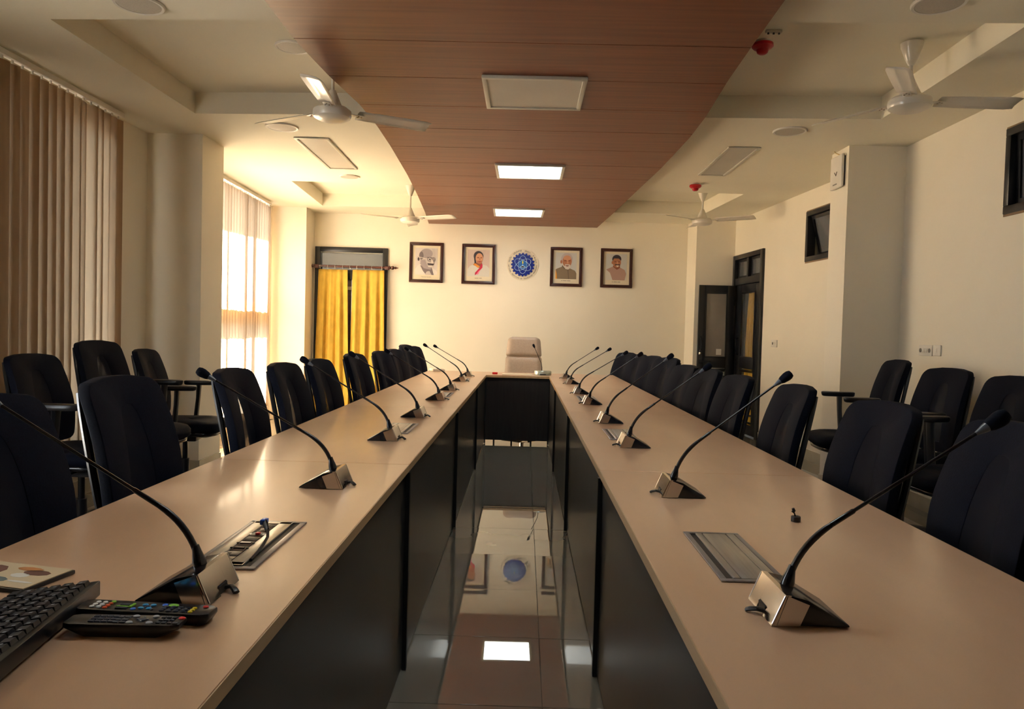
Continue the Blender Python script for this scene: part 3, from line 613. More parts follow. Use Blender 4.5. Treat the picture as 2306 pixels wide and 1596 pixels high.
def ring_text(s, r, a0, a1, size, top):
    n = len(s)
    for k, ch in enumerate(s):
        if ch == ' ': continue
        a = R(a0+(a1-a0)*k/(n-1)); q = text_obj(ch, size, inkE, 'letter', em, .001)
        q.location = (r*math.cos(a), -.0065, r*math.sin(a)); rot = a-PI/2 if top else a+PI/2
        q.matrix_local = Matrix.Translation(q.location) @ Matrix.Rotation(-rot, 4, 'Y') @ Matrix.Rotation(PI/2, 4, 'X')
ring_text('NATIONAL INSTITUTE OF TECHNOLOGY MEGHALAYA', .205, 183, 357, .026, False)
top = ['रा', 'ष्ट्री', 'य', ' ', 'प्रौ', 'द्यो', 'गि', 'की', ' ', 'सं', 'स्था', 'न', ' ', 'मे', 'घा', 'ल', 'य']
for k, ch in enumerate(top):
    if ch == ' ': continue
    a = R(168-(168-12)*k/(len(top)-1)); q = text_obj(ch, .030, inkE, 'letter', em, .001)
    rot = a-PI/2; q.matrix_local = Matrix.Translation((.184*math.cos(a), -.0065, .184*math.sin(a))) @ Matrix.Rotation(-rot, 4, 'Y') @ Matrix.Rotation(PI/2, 4, 'X')

# ------------------------------------------------------------------ tables
XLi, XLo, XRi, XRo = -.415, -1.137, .293, 1.085
EDG = [.74, 2.775, 4.80, 6.825, 8.42]
ordn = ['nearest the camera', 'second from the camera', 'third from the camera', 'fourth from the camera, meeting the head table']
for side in (-1, 1):
    for k in range(4):
        y0, y1 = EDG[k]+.0012, EDG[k+1]-.0012; xi, xo = (XLi, XLo) if side < 0 else (XRi, XRo)
        e = empty('conference_table', ((xi+xo)/2, (y0+y1)/2, 0), 0, 'maple conference table section in the %s row, %s' % ('left' if side < 0 else 'right', ordn[k]), 'table', 'conference table sections')
        a = abs(xo-xi)/2; b = (y1-y0)/2
        MB().box(-a+.002, a-.002, -b, b, ZT-.026, ZT).build('table_top', TABLE, e, bevel=.0015, seg=1)
        MB().box(a-.002, a, -b, b, ZT-.026, ZT-.0006).build('edge_band', EDGE, e); MB().box(-a, -a+.002, -b, b, ZT-.026, ZT-.0006).build('edge_band', EDGE, e)
        s = -side                                             # inner side in local x
        xin = s*a
        MB().box(min(xin-s*.010, xin-s*.028), max(xin-s*.010, xin-s*.028), -b+.016, b-.016, .012, ZT-.0262).build('modesty_panel', PANEL, e, bevel=.001, seg=1)
        MB().box(min(xin-s*.009, xin+s*.007), max(xin-s*.009, xin+s*.007), b-.024, b+.002, .004, ZT-.0262).build('joint_post', POST, e)
        for yy in (-b, b-.0155):
            MB().box(min(xin-s*.022, xin-s*.28), max(xin-s*.022, xin-s*.28), yy, yy+.0155, 0.004, ZT-.0262).build('leg_panel', POST, e)
e = empty('head_table', ((XLo+XRo)/2, (8.42+9.07)/2, 0), 0, 'maple head table across the far end in front of the white chair', 'table')
a = (XRo-XLo)/2; b = .323
MB().box(-a, a, -b, b, ZT-.026, ZT).build('table_top', TABLE, e, bevel=.0015, seg=1)
MB().box(-a+.70, a-.77, -b-.002, -b, ZT-.026, ZT-.0006).build('edge_band', EDGE, e)
ox = (XLo+XRo)/2
MB().box(XLi-.03-ox, XRi+.03-ox, -b+.03, -b+.048, .036, ZT-.0262).build('modesty_panel', PANEL, e)
for x in (-.62-ox, .46-ox): MB().box(x, x+.018, -b+.05, b-.05, .004, ZT-.0262).build('leg_panel', POST, e)
for x in (-.30, -.10, .12): MB().box(x, x+.02, -b+.06, -b+.08, 0, .06).build('foot', POST, e)

# ------------------------------------------------------------------ table socket boxes
def socket_box(x, y, side, label, opened=False):
    e = empty('socket_box', (x, y, ZT+.0004), 0, label, 'socket box', 'table socket boxes')
    a, b = .070, .19
    if side > 0: e.rotation_euler = (0, 0, PI)
    m = MB().box(-a, a, -b, -b+.014, 0, .004).box(-a, a, b-.014, b, 0, .004).box(-a, -a+.012, -b+.014, b-.014, 0, .004).box(a-.014, a, -b+.014, b-.014, 0, .004); m.build('frame', SILVERD, e, bevel=.0015)
    MB().box(-a+.012, a-.014, -b+.014, b-.014, 0, .0012).build('well', POST, e)
    if not opened:
        MB().box(-a+.014, -a+.034, -b+.016, b-.016, .001, .0052).build('lid_strip', SILVER, e, bevel=.0015)
        MB().box(-a+.036, a-.046, -b+.016, b-.016, .001, .0045).build('lid', SILVER, e, bevel=.0015)
        MB().box(a-.044, a-.028, -b+.016, b-.016, .001, .0052).build('lid_strip', SILVER, e, bevel=.0015)
    else:
        MB().box(-a+.014, -a+.042, -b+.016, b-.016, .001, .0062).build('lid_strip', SILVER, e, bevel=.0015)
        MB().box(a-.062, a-.030, -b+.016, b-.016, .001, .0062).build('lid_strip', SILVER, e, bevel=.0015)
        MB().box(-a+.014, a-.03, b-.034, b-.016, .001, .0062).build('end_strip', SILVER, e); MB().box(-a+.014, a-.03, -b+.016, -b+.034, .001, .0062).build('end_strip', SILVER, e)
        bz = flat('bronze_plate', (.115, .070, .055), .4)
        MB().box(-a+.042, a-.062, -b+.034, b-.034, .001, .0042).build('socket_plate', bz, e)
        dk = flat('socket_brown', (.055, .034, .03), .4); L = 2*(b-.036); n = 8
        for k in range(n):
            ya = b-.036-L*(k+1)/n; yb = ya+L/n-.003; x0, x1 = -a+.044, a-.064
            mo = MB().box(x0, x1, ya, yb, .004, .0058).build('module', dk, e, bevel=.001)
            cx, cy = (x0+x1)/2, (ya+yb)/2
            if k in (0, 1):
                for px in (-.012, 0, .012): MB().box(cx+px-.003, cx+px+.003, cy-.004, cy+.004, .0058, .0062).build('pin_hole', POST, mo)
                MB().box(cx-.014, cx-.010, cy+.008, cy+.012, .0058, .0062).build('pin_hole', POST, mo)
            elif k == 2:
                MB().box(cx-.004, cx+.006, cy-.006, cy+.006, .0058, .010).build('red_switch', flat('switch_red', (.75, .01, .02), .3), mo, bevel=.001)
                for px in (-.018, .016): MB().box(cx+px-.004, cx+px+.004, cy-.006, cy+.006, .0058, .0061).build('print_mark', WHITEP, mo)
            elif k == 3: MB().box(cx-.014, cx+.016, cy-.007, cy+.007, .0058, .0062).build('slot', POST, mo)
            elif k in (4, 5):
                MB().box(cx-.012, cx+.012, cy-.004, cy+.004, .0058, .0085).build('port', SILVERD if k == 4 else POST, mo)
                for px in (-.018, .018): MB().lathe([(.003, .0058), (.003, .008)], 8, Matrix.Translation((cx+px, cy, 0))).build('port_screw', POST, mo)
            else: MB().box(cx-.016, cx-.004, cy-.005, cy+.005, .0058, .0062).build('jack', POST, mo)
        pts = [(.045, -.14, .006), (.045, -.10, .010), (.044, -.06, .016), (.040, -.02, .022), (.030, .01, .030), (.022, .022, .034)]
        cb = MB().tube(pts, [.0035]*6, 8).build('cable', PLAST, e, smooth=True)
        MB().tube([(.030, .008, .029), (.020, .026, .036), (.012, .040, .040)], [.006, .008, .008], 8, sx=.6).build('plug', PLAST, e, smooth=True)
        MB().box(.002, .016, .034, .058, .034, .046).build('plug_shell', flat('plug_blue', (.01, .10, .62), .35), e, bevel=.002)
on = ['nearest', 'second', 'third', 'farthest']
for k, y in enumerate((1.715, 3.76, 5.745, 7.50)):
    socket_box(-.615, y, -1, 'open metal socket box with blue plug on the left table' if k == 0 else 'closed metal socket box on the left table, %s from the camera' % on[k].replace('nearest', 'first'), k == 0)
    socket_box(.492, y+(.02 if k == 0 else 0), 1, 'closed metal socket box on the right table, %s' % (on[k]+' the camera' if k == 0 else on[k]+' from the camera'))

# ------------------------------------------------------------------ gooseneck microphones
def microphone(x, y, out, tip, label, logo=True):
    e = empty('gooseneck_microphone', (x, y, ZT+.0004), 0 if out > 0 else PI, label, 'microphone', 'gooseneck microphones on the tables')
    hw = .068
    prof = [(.036, .002), (.140, .002), (.140, .005), (.066, .048), (.036, .0545)]        # black wedge, x outward
    MB().prism(prof, lambda a, z: (a, -hw, z), lambda a, z: (a, hw, z)).build('base', GLOSSB, e, bevel=.002)
    # chrome back cover with notch
    cov = [(.002, .001), (.030, .001), (.036, .0555), (.026, .0560)]
    m = MB()
    for ya, yb, z0 in ((-hw, -.020, 0), (.020, hw, 0)):
        m.prism(cov, lambda a, z: (a, ya, z), lambda a, z: (a, yb, z))
    m.prism([(.0095, .018), (.031, .018), (.036, .0555), (.026, .0560)], lambda a, z: (a, -.020, z), lambda a, z: (a, .020, z))
    m.build('chrome_cover', CHROME, e)
    for yy in (-hw+.001, hw-.001): MB().tube([(.005, yy, .004), (.0265, yy, .054)], .0025, 8).build('chrome_edge', CHROME, e, smooth=True)
    MB().box(.006, .030, -.018, .018, .001, .017).build('cable_port', POST, e)
    s_ = [(.012, .002), (.052, .002), (.068, .040), (.030, .0545)]
    for sg in (-1, 1): MB().prism(s_, lambda a, z: (a, sg*hw, z), lambda a, z: (a, sg*(hw+.0015), z)).build('side_plate', CHROME, e)
    MB().tube([(.012, -.012, .006), (-.006, -.010, .010), (-.016, 0, .006), (-.020, .004, .003)], .004, 8, sx=1.8).build('cable_clip', PLAST, e, smooth=True)
    for ax in (.075, .085): MB().box(ax, ax+.004, -.03, .03, .052-(ax-.062)*.57-.007, .0535-(ax-.062)*.57-.007).build('key_line', PLAST, e)
    tx, tz = tip
    P0 = Vector((.050, 0, .048)); Tp = Vector((tx, 0, tz)); dirn = (Tp-(P0+Vector((.035, 0, .085)))).normalized()
    K = P0+Vector((.016, 0, .075)); Q = K+dirn*.075
    pts = []
    for i in range(11):
        t = i/10; pts.append(P0*(1-t)**2+K*2*t*(1-t)+Q*t*t)
    MB().lathe([(.0125, -.002), (.0125, .012), (.0085, .03), (.0065, .042)], 14, Matrix.Translation(P0) @ Vector((0, 0, 1)).rotation_difference((pts[1]-pts[0]).normalized()).to_matrix().to_4x4()).build('stem_socket', GLOSSB, e, smooth=True)
    MB().tube(pts, [.0062]*9+[.0058, .005], 10).build('flexible_neck', PLAST, e, smooth=True)
    E1 = Q+(Tp-Q)*.02; hd = (Tp-Q).normalized(); E2 = Tp-hd*.058
    MB().tube([Q, Q+(E2-Q)*.15, Q+(E2-Q)*.16, E2], [.0050, .0048, .0034, .0032], 10).build('stem', GLOSSB, e, smooth=True)
    Th = Matrix.Translation(E2) @ Vector((0, 0, 1)).rotation_difference(hd).to_matrix().to_4x4()
    MB().lathe([(.0034, -.012), (.0075, .004), (.009, .014)], 14, Th).build('collar', flat('collar_steel', (.10, .12, .16), .3), e, smooth=True)
    MB().lathe([(.009, .012), (.0125, .020), (.0150, .036), (.0145, .046), (.011, .054), (.001, .057)], 16, Th).build('windscreen', FABRIC, e, smooth=True)
nums = ['first', 'second', 'third', 'fourth', 'fifth', 'sixth', 'seventh', 'eighth and last']
XB = -.549
for k, (y, tx, tz) in enumerate([(1.393, -1.04, 1.148), (2.378, -1.043, 1.127), (3.39, -1.015, 1.13), (4.285, -1.003, 1.129), (5.35, -.998, 1.117), (6.20, -.993, 1.114), (7.29, -.983, 1.124), (8.09, -.98, 1.096)]):
    microphone(XB, y, -1, (XB-tx, tz-ZT), '%s gooseneck microphone from the camera on the left table' % nums[k])
XB = .440
for k, (y, tx, tz, xb) in enumerate([(1.383, .889, 1.152, .447), (2.400, .855, 1.168, .440), (3.39, .847, 1.151, .435), (4.275, .851, 1.168, .430), (5.345, .847, 1.145, .424), (6.20, .860, 1.13, .412), (7.33, .854, 1.13, .412), (8.15, .814, 1.12, .415)]):
    microphone(xb, y, 1, (tx-xb, tz-ZT), '%s gooseneck microphone from the camera on the right table' % nums[k])
# chairman's microphone
e = empty('head_microphone', (.225, 8.66, ZT+.0004), 0, 'silver based microphone on the head table before the white chair', 'microphone')
MB().lathe([(.095, .0), (.1, .004), (.1, .045), (.094, .052), (.001, .054)], 32, Matrix.Diagonal((1, .75, 1, 1))).build('base', pm('mint_silver', (.60, .68, .62), .22, .6), e, smooth=True)
MB().box(-.035, .035, -.0775, -.07, .006, .018).build('front_slot', POST, e, bevel=.002)
MB().tube([(-.012, 0, .05), (-.012, 0, .09), (-.022, 0, .14), (-.10, 0, .31)], [.005, .004, .0032, .003], 8).build('stem', GLOSSB, e, smooth=True)
MB().tube([(-.10, 0, .31), (-.107, 0, .325), (-.118, 0, .348), (-.122, 0, .356)], [.004, .012, .014, .006], 12).build('windscreen', FABRIC, e, smooth=True)

# ------------------------------------------------------------------ small things on the tables
def key_mesh(w, d_, h): return MB().hexa([(-w/2, -d_/2, 0), (w/2, -d_/2, 0), (w/2, d_/2, 0), (-w/2, d_/2, 0)], [(-w*.40, -d_*.38, h), (w*.40, -d_*.38, h), (w*.40, d_*.40, h), (-w*.40, d_*.40, h)])
kb = empty('keyboard', (-.803, 1.118, ZT+.0004), R(-81.5), 'black computer keyboard on the near left table', 'keyboard')      # local x = long axis, local +y = away from the typist
KW, KD = .435, .150
MB().hexa([(-KW/2, -KD/2, 0), (KW/2, -KD/2, 0), (KW/2, KD/2, .006), (-KW/2, KD/2, .006)], [(-KW/2, -KD/2, .012), (KW/2, -KD/2, .012), (KW/2, KD/2, .034), (-KW/2, KD/2, .034)]).build('body', PLAST, kb, bevel=.003)
for sx in (-1, 1): MB().box(sx*.19-.012, sx*.19+.012, .055, .066, 0, .007).build('foot', PLAST, kb)
kz = lambda y: .0125+(y+KD/2)/KD*.022
k1 = None; ks = {}
for r in range(6):
    y = -.058+r*.0215+(.004 if r == 5 else 0); x = -.205
    row = [1]*18
    if r == 0: row = [1.2, 1.2, 1.2, 6.0, 1.2, 1.2, 1.2, 1, 1, 1, 1, 1]
    elif r == 1: row = [2.2]+[1]*10+[2.4, 1, 1, 1, 1]
    elif r == 2: row = [1.8]+[1]*11+[1.8, 1, 1, 1]
    elif r == 3: row = [1.5]+[1]*12+[1.5, 1, 1, 1]
    tot = sum(row); u = .41/tot
    for w in row:
        key = round(w*u, 3)
        if key not in ks: ks[key] = key_mesh(w*u-.002, .0185, .007).build('key', KEYM, kb); o = ks[key]
        else: o = child(ks[key], kb)
        o.location = (x+w*u/2, y, kz(y)); o.rotation_euler = (math.atan(.022/KD), 0, 0); x += w*u
ltr = None
for r in range(1, 6):
    for c in range(15):
        y = -.058+r*.0215+.002; x = -.19+c*.0262
        q = MB().box(-.002, .002, -.0025, .0025, 0, .0002).build('legend', flat('legend_grey', (.35, .38, .42)), kb) if ltr is None else child(ltr, kb)
        if ltr is None: ltr = q
        q.location = (x, y, kz(y)+.0074); q.rotation_euler = (math.atan(.022/KD), 0, 0)
def remote(loc, rz, L, Wd, H, taper, label, buttons, rim=None):
    e = empty('remote_control', loc, rz, label, 'remote', 'remote controls'); a, b = L/2, Wd/2
    o = [(-a, -b*.75), (-a+.012, -b), (a-.012, -b), (a, -b*.7), (a, b*.7), (a-.012, b), (-a+.012, b), (-a, b*.75)]
    MB().add([(x*(1-taper*.35), y*.86, 0) for x, y in o]+[(x, y, H*.62) for x, y in o]+[(x*.995, y*.97, H) for x, y in o], [tuple(range(8))[::-1], tuple(range(16, 24))]+[(k*8+i, k*8+(i+1) % 8, k*8+8+(i+1) % 8, k*8+8+i) for k in (0, 1) for i in range(8)]).build('body', PLAST, e, bevel=.0015)
    for nm, x, y, sx, sy, col in buttons:
        m = MB().lathe([(1, 0), (1, .6), (.8, 1), (.001, 1.1)], 12, Matrix.Diagonal((sx, sy, .0022, 1))) if nm != 'sq' else MB().box(-sx, sx, -sy, sy, 0, .0018)
        q = m.build('button', flat(*col), e, smooth=(nm != 'sq')); q.location = (x, y, H)
    return e
cW = ('btn_white', (.75, .80, .85)); cR = ('btn_red', (.72, .02, .02)); cB = ('btn_blue', (.02, .16, .75)); cG = ('btn_green', (.25, .65, .06)); cY = ('btn_yellow', (.85, .72, .03)); cK = ('btn_navy', (.012, .02, .045)); cD = ('btn_grey', (.05, .06, .08)); cP = ('btn_pale', (.40, .45, .52)); cC = ('btn_cyan', (.03, .33, .70)); cO = ('btn_orange', (.80, .12, .03))
b1 = [('r', -.090+.012*c, y, .0042, .0042, cW) for c in (0, 1) for y in (-.012, -.002, .008)]+[('r', -.066, -.014+.009*k, .0042, .0036, (cO if k < 3 else cG)) for k in range(4)]
b1 += [('sq', -.037, -.006, .013, .0012, cG), ('sq', -.037, -.012, .010, .0035, cK), ('sq', -.026, .001, .0025, .008, cG), ('sq', -.037, .004, .010, .0035, cK), ('r', -.016, -.014, .0045, .0045, cB), ('r', .028, .010, .005, .0045, cB)]
b1 += [('r', .002+.010*math.cos(a), .011*math.sin(a)-.001, .005, .004, cC) for a in (0.8, 2.4, 3.9, 5.5)]+[('r', .002, -.001, .004, .004, cK), ('r', .016, -.013, .003, .003, cD), ('r', .043, .010, .009, .006, cG)]
b1 += [('r', .034+.0125*c, -.014+.0085*r, .0045, .0036, cK) for c in range(4) for r in range(3)]+[('r', .084, -.014+.0085*k, .004, .0035, cY) for k in range(3)]+[('r', .099, .012, .005, .004, cR)]
remote((-.634, 1.260, ZT+.0004), R(-3), .236, .048, .020, .2, 'black remote with many coloured buttons, touching the microphone', b1)
b2 = [('sq', -.050+.0105*c, -.010+.010*r, .0042, .0034, cK) for c in range(4) for r in range(3)]+[('sq', -.010+.011*(k % 2), -.012+.010*(k//2), .004, .003, cD) for k in range(6)]
b2 += [('r', .028+.016*sx, .013*sy, .0055, .0045, cP) for sx in (-1, 1) for sy in (-1, 1)]+[('r', .028+.008*math.cos(a), .008*math.sin(a), .0016, .0016, cP) for a in (0, 1.57, 3.14, 4.71)]+[('r', .028, 0, .006, .006, cK)]
b2 += [('sq', .058+.009*(k % 3), -.012+.011*(k//3), .0032, .0028, cD) for k in range(9)]+[('r', .088, .008, .0055, .0045, cR), ('sq', .086, -.013, .004, .003, cD)]
remote((-.637, 1.198, ZT+.0004), R(2), .186, .044, .022, .9, 'plain black remote lying in front of the coloured one', b2)
# card
e = empty('picture_card', (-.995, 1.432, ZT+.0004), R(-12), 'printed picture card lying at the left edge of the near table', 'card')
MB().box(-.10, .10, -.062, .062, 0, .008).build('tray', PLAST, e, bevel=.002)
cm = pm('card_print', (.55, .30, .12), .35, c2=(.12, .06, .04), scale=(28, 28, 28), ramp=(.45, .55))
MB().box(-.097, .097, -.058, .058, .008, .0095).build('card', flat('card_cream', (.62, .50, .32)), e)
for x, y, sx, sy, c in ((.05, .02, .03, .014, ('card_brown', (.14, .05, .03))), (.03, .0, .02, .012, ('card_white', (.72, .70, .66))), (.02, .035, .03, .01, ('card_orange', (.50, .20, .06))), (.06, -.03, .03, .004, ('card_white', (.72, .70, .66))), (.0, -.03, .03, .014, ('card_teal', (.10, .14, .14))), (-.05, .01, .03, .03, ('card_brown', (.14, .05, .03)))):
    MB().prism(disc(0, 0, sx, sy, 9, 20, 380)[:9], lambda a, b: (a+x, b+y, .0095), lambda a, b: (a+x, b+y, .0099)).build('print_patch', flat(*c), e)
# microphone clip puck
e = empty('lapel_clip', (.768, 2.083, ZT+.0004), 0, 'small black clip stand on the right table', 'clip')
MB().lathe([(.0125, 0), (.013, .002), (.013, .013), (.0118, .0145), (.001, .0145)], 20).build('puck', PLAST, e, smooth=True)
MB().tube([(-.002, 0, .014), (-.004, 0, .021), (-.007, 0, .026)], [.0025, .002, .0025], 8).build('stalk', PLAST, e, smooth=True)
MB().tube([(-.0095, 0, .024), (-.006, 0, .030), (-.009, 0, .036)], [.0045, .005, .004], 8).build('jaw', PLAST, e, smooth=True)
# head table bits
tag(MB().box(-.03, .03, -.02, .02, 0, .022).build('red_box', flat('box_red', (.65, .01, .02), .3), bevel=.003), 'small red box on the head table', 'box').location = (-.325, 8.62, ZT+.0004)
e = empty('notepad', (-.06, 8.60, ZT+.0004), R(1), 'white notepad on the head table before the white chair', 'notepad')
MB().box(-.18, .16, -.10, .10, 0, .010).build('pages', flat('paper_white', (.80, .74, .60)), e); MB().box(-.181, .161, .08, .101, .0, .0112).build('binding', flat('paper_edge', (.62, .55, .40)), e)
tag(MB().box(-.07, .07, -.10, .10, 0, .028, Matrix.Rotation(R(20), 4, 'Z')).build('paper_stack', flat('paper_bright', (.85, .80, .70)), bevel=.002), 'small stack of white paper at the left corner of head table', 'paper').location = (-1.03, 8.93, ZT+.0004)

# ------------------------------------------------------------------ chairs
def back_x(z, y): # curved reclined back; local facing +x
    t = (z-.56)/.52
    return -.195-.105*t-.030*math.sin(t*PI)*-1+.05*(y/.24)**2*.6
def outline(n=48):
    pts = []                                          # (y, z) closed loop, rounded top corners, gently tapered
    zb, zt, rt, rb = .58, 1.072, .058, .05; wb, wm, wt = .215, .235, .215
    def hw(z):
        t = (z-zb)/(zt-zb); return wb+(wm-wb)*math.sin(min(1, t/.45)*PI/2) if t < .45 else wm+(wt-wm)*((t-.45)/.55)**1.4
    right = []
    for i in range(5): a = -PI/2+i/4*PI/2; right.append((hw(zb+rb)-rb+rb*math.cos(a), zb+rb+rb*math.sin(a)))
    for i in range(1, 9): z = zb+rb+(zt-rt-zb-rb)*i/9; right.append((hw(z), z))
    for i in range(7): a = i/6*PI/2; right.append((hw(zt-rt)-rt+rt*math.cos(a), zt-rt+rt*math.sin(a)+.0))
    right.append((.08, zt+.010)); pts = right+[(0, zt+.012)]+[(-y, z) for y, z in right[::-1]]
    return pts
def arch(n, zb=.64, zt=1.00):
    return None
OUT = outline(); NO = len(OUT)
def inner_pt(y, z):                                   # matching point on the tall arched opening
    cz = .82; a = math.atan2((z-cz)/.30, y/.24)
    yy, zz = .105*math.cos(a), cz+.185*math.sin(a)
    s = abs(math.cos(a))**.5*(1 if math.cos(a) > 0 else -1); c = abs(math.sin(a))**.6*(1 if math.sin(a) > 0 else -1)
    wid = .072-.020*c
    return (wid*s, cz-.02+.19*c)
INN = [inner_pt(*p) for p in OUT]
def make_chair(arms, label):
    e = empty('office_chair', (0, 0, 0), 0, label, 'chair')
    th = .042; vs = []; fs = []
    for (y, z) in OUT: vs.append((back_x(z, y), y, z))
    for (y, z) in INN: vs.append((back_x(z, y)+.002, y, z))
    for (y, z) in OUT: vs.append((back_x(z, y)-th, y*.985, z-.002))
    for (y, z) in INN: vs.append((back_x(z, y)-th, y, z))
    for i in range(NO):
        j = (i+1) % NO
        fs += [(i, j, NO+j, NO+i), (2*NO+j, 2*NO+i, 3*NO+i, 3*NO+j), (i, 2*NO+i, 2*NO+j, j), (NO+i, NO+j, 3*NO+j, 3*NO+i)]
    MB().add(vs, fs).build('backrest', FABRIC, e, bevel=.006, seg=2)
    vs = [(back_x(.82, 0)-.001, 0, .82)]+[(back_x(z, y)-.001, y*1.02, .82+(z-.82)*1.01) for y, z in INN]
    MB().add(vs, [(0, 1+i, 1+(i+1) % NO) for i in range(NO)]).build('mesh_panel', MESHF, e, smooth=True, auto=False)
    for sg in (-1, 1):                                 # bowed rear frame bars, standing off the shell
        pts = []; 
        for i in range(13):
            t = i/12; z = .600+.440*t; y = sg*(.200+.018*math.sin(t*PI)-.010*t); pts.append((back_x(z, y)-.040-.022*math.sin(t*PI)**.8, y, z))
        MB().tube(pts, .013, 8, sx=1.2).build('back_frame', PLAST, e, smooth=True)
    MB().tube([(back_x(.6, -.2)-.034, -.212, .60), (-.235, -.10, .565), (-.235, .10, .565), (back_x(.6, .2)-.034, .212, .60)], .014, 8).build('back_yoke', PLAST, e, smooth=True)
    MB().tube([(-.235, 0, .575), (-.22, 0, .50), (-.14, 0, .455), (-.02, 0, .45)], .022, 8, sx=1.6).build('back_bracket', PLAST, e, smooth=True)
    # seat
    sp = []
    for i in range(40):
        a = 2*PI*i/40; c, s = math.cos(a), math.sin(a); sp.append((.255*abs(c)**.45*(1 if c > 0 else -1)+.02, .245*abs(s)**.45*(1 if s > 0 else -1)))
    def ring_at(k, z): return [(.02+(x-.02)*k, y*k, z-.018*max(0, (x-.15))*6) for x, y in sp]
    rows = [ring_at(.90, .492), ring_at(1.0, .508), ring_at(1.0, .545), ring_at(.95, .565), ring_at(.6, .575), ring_at(.05, .573)]
    vs = [p for r in rows for p in r]; n = 40
    MB().add(vs, [(k*n+i, k*n+(i+1) % n, (k+1)*n+(i+1) % n, (k+1)*n+i) for k in range(5) for i in range(n)]+[tuple(range(n))[::-1], tuple(range(5*n, 6*n))]).build('seat', FABRIC, e, smooth=True, auto=False)
    rows = [ring_at(.70, .455), ring_at(.92, .472), ring_at(.94, .492), ring_at(.5, .494)]; vs = [p for r in rows for p in r]
    MB().add(vs, [(k*n+i, k*n+(i+1) % n, (k+1)*n+(i+1) % n, (k+1)*n+i) for k in range(3) for i in range(n)]+[tuple(range(n))[::-1], tuple(range(3*n, 4*n))]).build('seat_pan', GLOSSB, e, smooth=True, auto=False)
    MB().box(-.10, .10, -.08, .08, .405, .460).build('tilt_mechanism', PLAST, e, bevel=.012)
    MB().tube([(.02, -.08, .44), (.02, -.20, .43), (.03, -.25, .42)], .007, 6).build('lever', PLAST, e, smooth=True)
    MB().lathe([(.030, .10), (.030, .27), (.018, .272), (.018, .41)], 14).build('gas_lift', PLAST, e, smooth=True)
    MB().lathe([(.045, .075), (.05, .10), (.035, .14), (.001, .142)], 16).build('hub', PLAST, e, smooth=True)
    sa = math.pi/10
    for k in range(5):
        a = sa+2*PI*k/5; T = Matrix.Rotation(a, 4, 'Z')
        MB().tube([T @ Vector((.03, 0, .105)), T @ Vector((.16, 0, .095)), T @ Vector((.29, 0, .070))], [.024, .020, .014], 8, sx=1.2).build('base_leg', PLAST, e, smooth=True)
        Tw = T @ Matrix.Translation((.29, 0, .029)) @ Matrix.Rotation(PI/2, 4, 'X')
        MB().lathe([(.012, -.026), (.027, -.024), (.029, -.008), (.02, 0), (.029, .008), (.027, .024), (.012, .026)], 14, Tw).build('caster', GLOSSB, e, smooth=True)
    if arms:
        for sg in (-1, 1):
            A = MB().tube([(.0, sg*.20, .475), (.0, sg*.258, .485), (.0, sg*.266, .54), (.015, sg*.266, .70), (.02, sg*.266, .805)], [.024, .030, .032, .030, .034], 8, sx=.55).build('armrest', PLAST, e, smooth=True)
            pp = []
            for i in range(24):
                a = 2*PI*i/24; c, s = math.cos(a), math.sin(a); pp.append((.03+.125*abs(c)**.6*(1 if c > 0 else -1), sg*.266+.040*abs(s)**.7*(1 if s > 0 else -1)))
            MB().prism(pp, lambda x, y: (x*.94, y, .800), lambda x, y: (x, y, .834)).build('arm_pad', PLAST, A, bevel=.011)
    return e
plain = make_chair(False, ''); armed = make_chair(True, '')
used = {'p': False, 'a': False}
def place(kind, xt, yt, face, a, sz, label, group):
    """face +1: looks along +x (left rows), -1: along -x; a: degrees turned towards the camera; (xt, yt): place of the back top"""
    src = plain if kind == 'p' else armed
    o = src if not used[kind] else copy_tree(src); used[kind] = True
    rz = -R(a) if face > 0 else PI+R(a)
    back = Vector((-.31, 0, 0)); back.rotate(Matrix.Rotation(rz, 3, 'Z'))
    o.location = (xt-back.x, yt-back.y, 0); o.rotation_euler = (0, 0, rz); o.scale = (1, 1, sz)
    tag(o, label, 'chair', group)
nm = ['first', 'second', 'third', 'fourth', 'fifth', 'sixth', 'seventh', 'eighth', 'ninth', 'tenth and last']
for k, (x, y, a, sz) in enumerate([(-1.38, 1.85, 0, 1.0), (-1.40, 2.54, 1, 1.005), (-1.39, 3.52, -1, .985), (-1.39, 4.26, 2, .98), (-1.39, 4.99, 4, .975), (-1.38, 6.00, 6, .98), (-1.38, 7.12, 8, .97), (-1.38, 7.88, 6, .97), (-1.38, 8.62, 8, 1.0), (-1.38, 9.32, 8, .97)]):
    place('p', x, y, 1, a, sz, '%s black office chair from the camera along the left table' % nm[k], 'office chairs along the tables')
for k, (x, y, a, sz) in enumerate([(1.35, 2.04, -4, .985), (1.345, 2.76, 4, .975), (1.335, 3.62, 0, .975), (1.33, 4.58, 5, .965), (1.33, 5.32, 8, .965), (1.33, 6.06, 10, .96), (1.32, 6.78, 16, .99), (1.32, 7.58, 12, .98), (1.30, 8.35, 14, .97), (1.26, 9.05, 20, .97)]):
    place('p', x, y, -1, a, sz, '%s black office chair from the camera along the right table' % nm[k], 'office chairs along the tables')
place('a', -2.78, 4.16, 1, 0, .995, 'black armchair by the brown blinds, nearest the camera', 'office armchairs along the walls')
place('a', -2.80, 4.84, 1, 4, 1.055, 'tallest black armchair, middle one by the brown blinds', 'office armchairs along the walls')
place('a', -2.80, 5.46, 1, -8, .99, 'black armchair by the left pillar, at the end of the blinds', 'office armchairs along the walls')
place('a', 2.70, 5.42, -1, -6, 1.055, 'black armchair by the right pillar, below the switch plates', 'office armchairs along the walls')
place('a', 2.70, 4.77, -1, 6, 1.03, 'middle black armchair along the right wall', 'office armchairs along the walls')
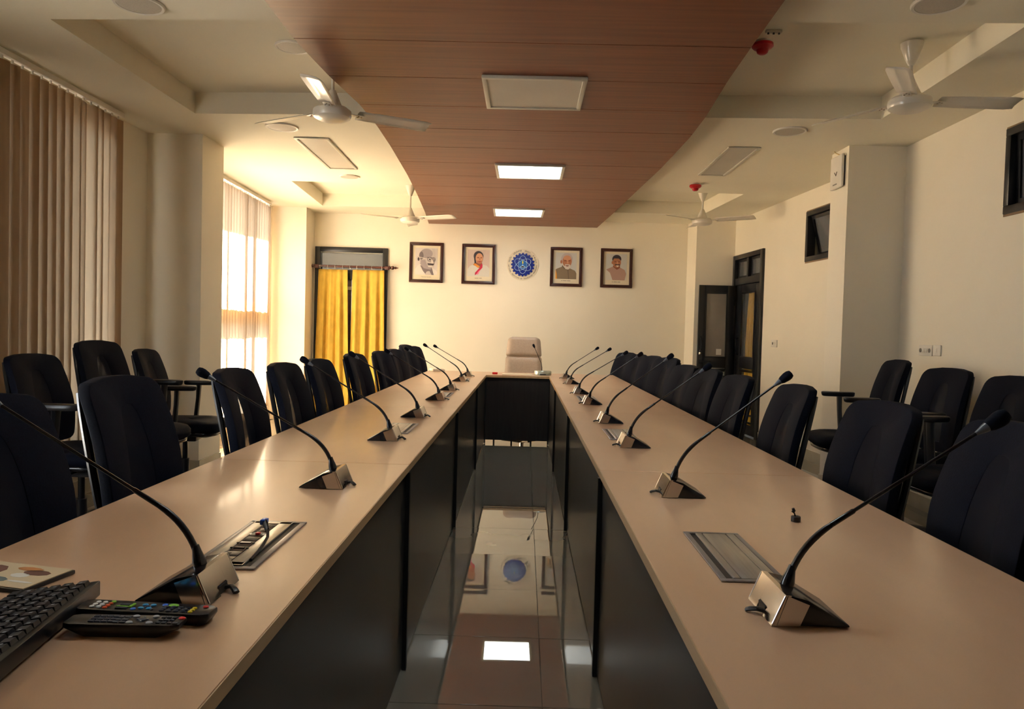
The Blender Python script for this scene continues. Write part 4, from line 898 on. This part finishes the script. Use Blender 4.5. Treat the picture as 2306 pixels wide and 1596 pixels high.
place('a', 2.70, 4.11, -1, 3, 1.02, 'black armchair along the right wall, cut by the picture edge', 'office armchairs along the walls')

# white leather chair at the head
e = empty('leather_chair', (.0, 9.42, 0), -PI/2, 'beige leather high-back chair behind the head table', 'chair')
def pad(name, prof, w0, w1, thick, parent, mat=LEATHER, nz=12, ny=12):
    pass
def lx(z): return -.20-.14*(z-.5)/.7
def back_pad(name, z0, z1, w0, w1, r_top, r_bot, t):
    vs = []; fs = []; nz, ny = 14, 14
    for s in (1, -1):
        for j in range(nz+1):
            v = j/nz; z = z0+(z1-z0)*v; w = w0+(w1-w0)*v
            dt = max(0, z-(z1-r_top)); wt = w-(r_top-math.sqrt(max(0, r_top**2-dt**2))) if r_top else w
            db = max(0, (z0+r_bot)-z); wt2 = wt-(r_bot-math.sqrt(max(0, r_bot**2-db**2))) if r_bot else wt
            for i in range(ny+1):
                u = i/ny*2-1; edge = (1-abs(u)**4)**.5*(1-abs(2*v-1)**6)**.5
                vs.append((lx(z)+s*t*.5*edge-(.02*(1-u*u)), u*wt2, z))
    N = (nz+1)*(ny+1)
    for k in (0, 1):
        for j in range(nz):
            for i in range(ny):
                a = k*N+j*(ny+1)+i; q = (a, a+1, a+ny+2, a+ny+1); fs.append(q if k else q[::-1])
    return MB().add(vs, fs).build(name, LEATHER, e, smooth=True, auto=False)
back_pad('backrest', .50, .950, .25, .232, .02, .05, .075); back_pad('headrest', .945, 1.195, .232, .208, .055, .015, .085)
MB().box(-.20, .29, -.25, .25, .42, .52).build('seat', LEATHER, e, bevel=.035, seg=3)
for sg in (-1, 1):
    A = MB().tube([(-.15, sg*.27, .46), (.10, sg*.285, .46), (.16, sg*.285, .55), (.10, sg*.285, .66), (-.20, sg*.27, .66)], .014, 8).build('armrest', CHROME, e, smooth=True)
    MB().box(-.14, .12, sg*.285-.03, sg*.285+.03, .66, .69).build('arm_pad', LEATHER, A, bevel=.01)
MB().lathe([(.03, .10), (.03, .30), (.02, .302), (.02, .43)], 14).build('gas_lift', CHROME, e, smooth=True)
for k in range(5):
    T = Matrix.Rotation(.3+2*PI*k/5, 4, 'Z')
    MB().tube([T @ Vector((.02, 0, .11)), T @ Vector((.30, 0, .07))], [.024, .016], 8).build('base_leg', CHROME, e, smooth=True)
    MB().lathe([(.012, -.026), (.028, -.02), (.029, 0), (.028, .02), (.012, .026)], 14, T @ Matrix.Translation((.30, 0, .029)) @ Matrix.Rotation(PI/2, 4, 'X')).build('caster', GLOSSB, e, smooth=True)
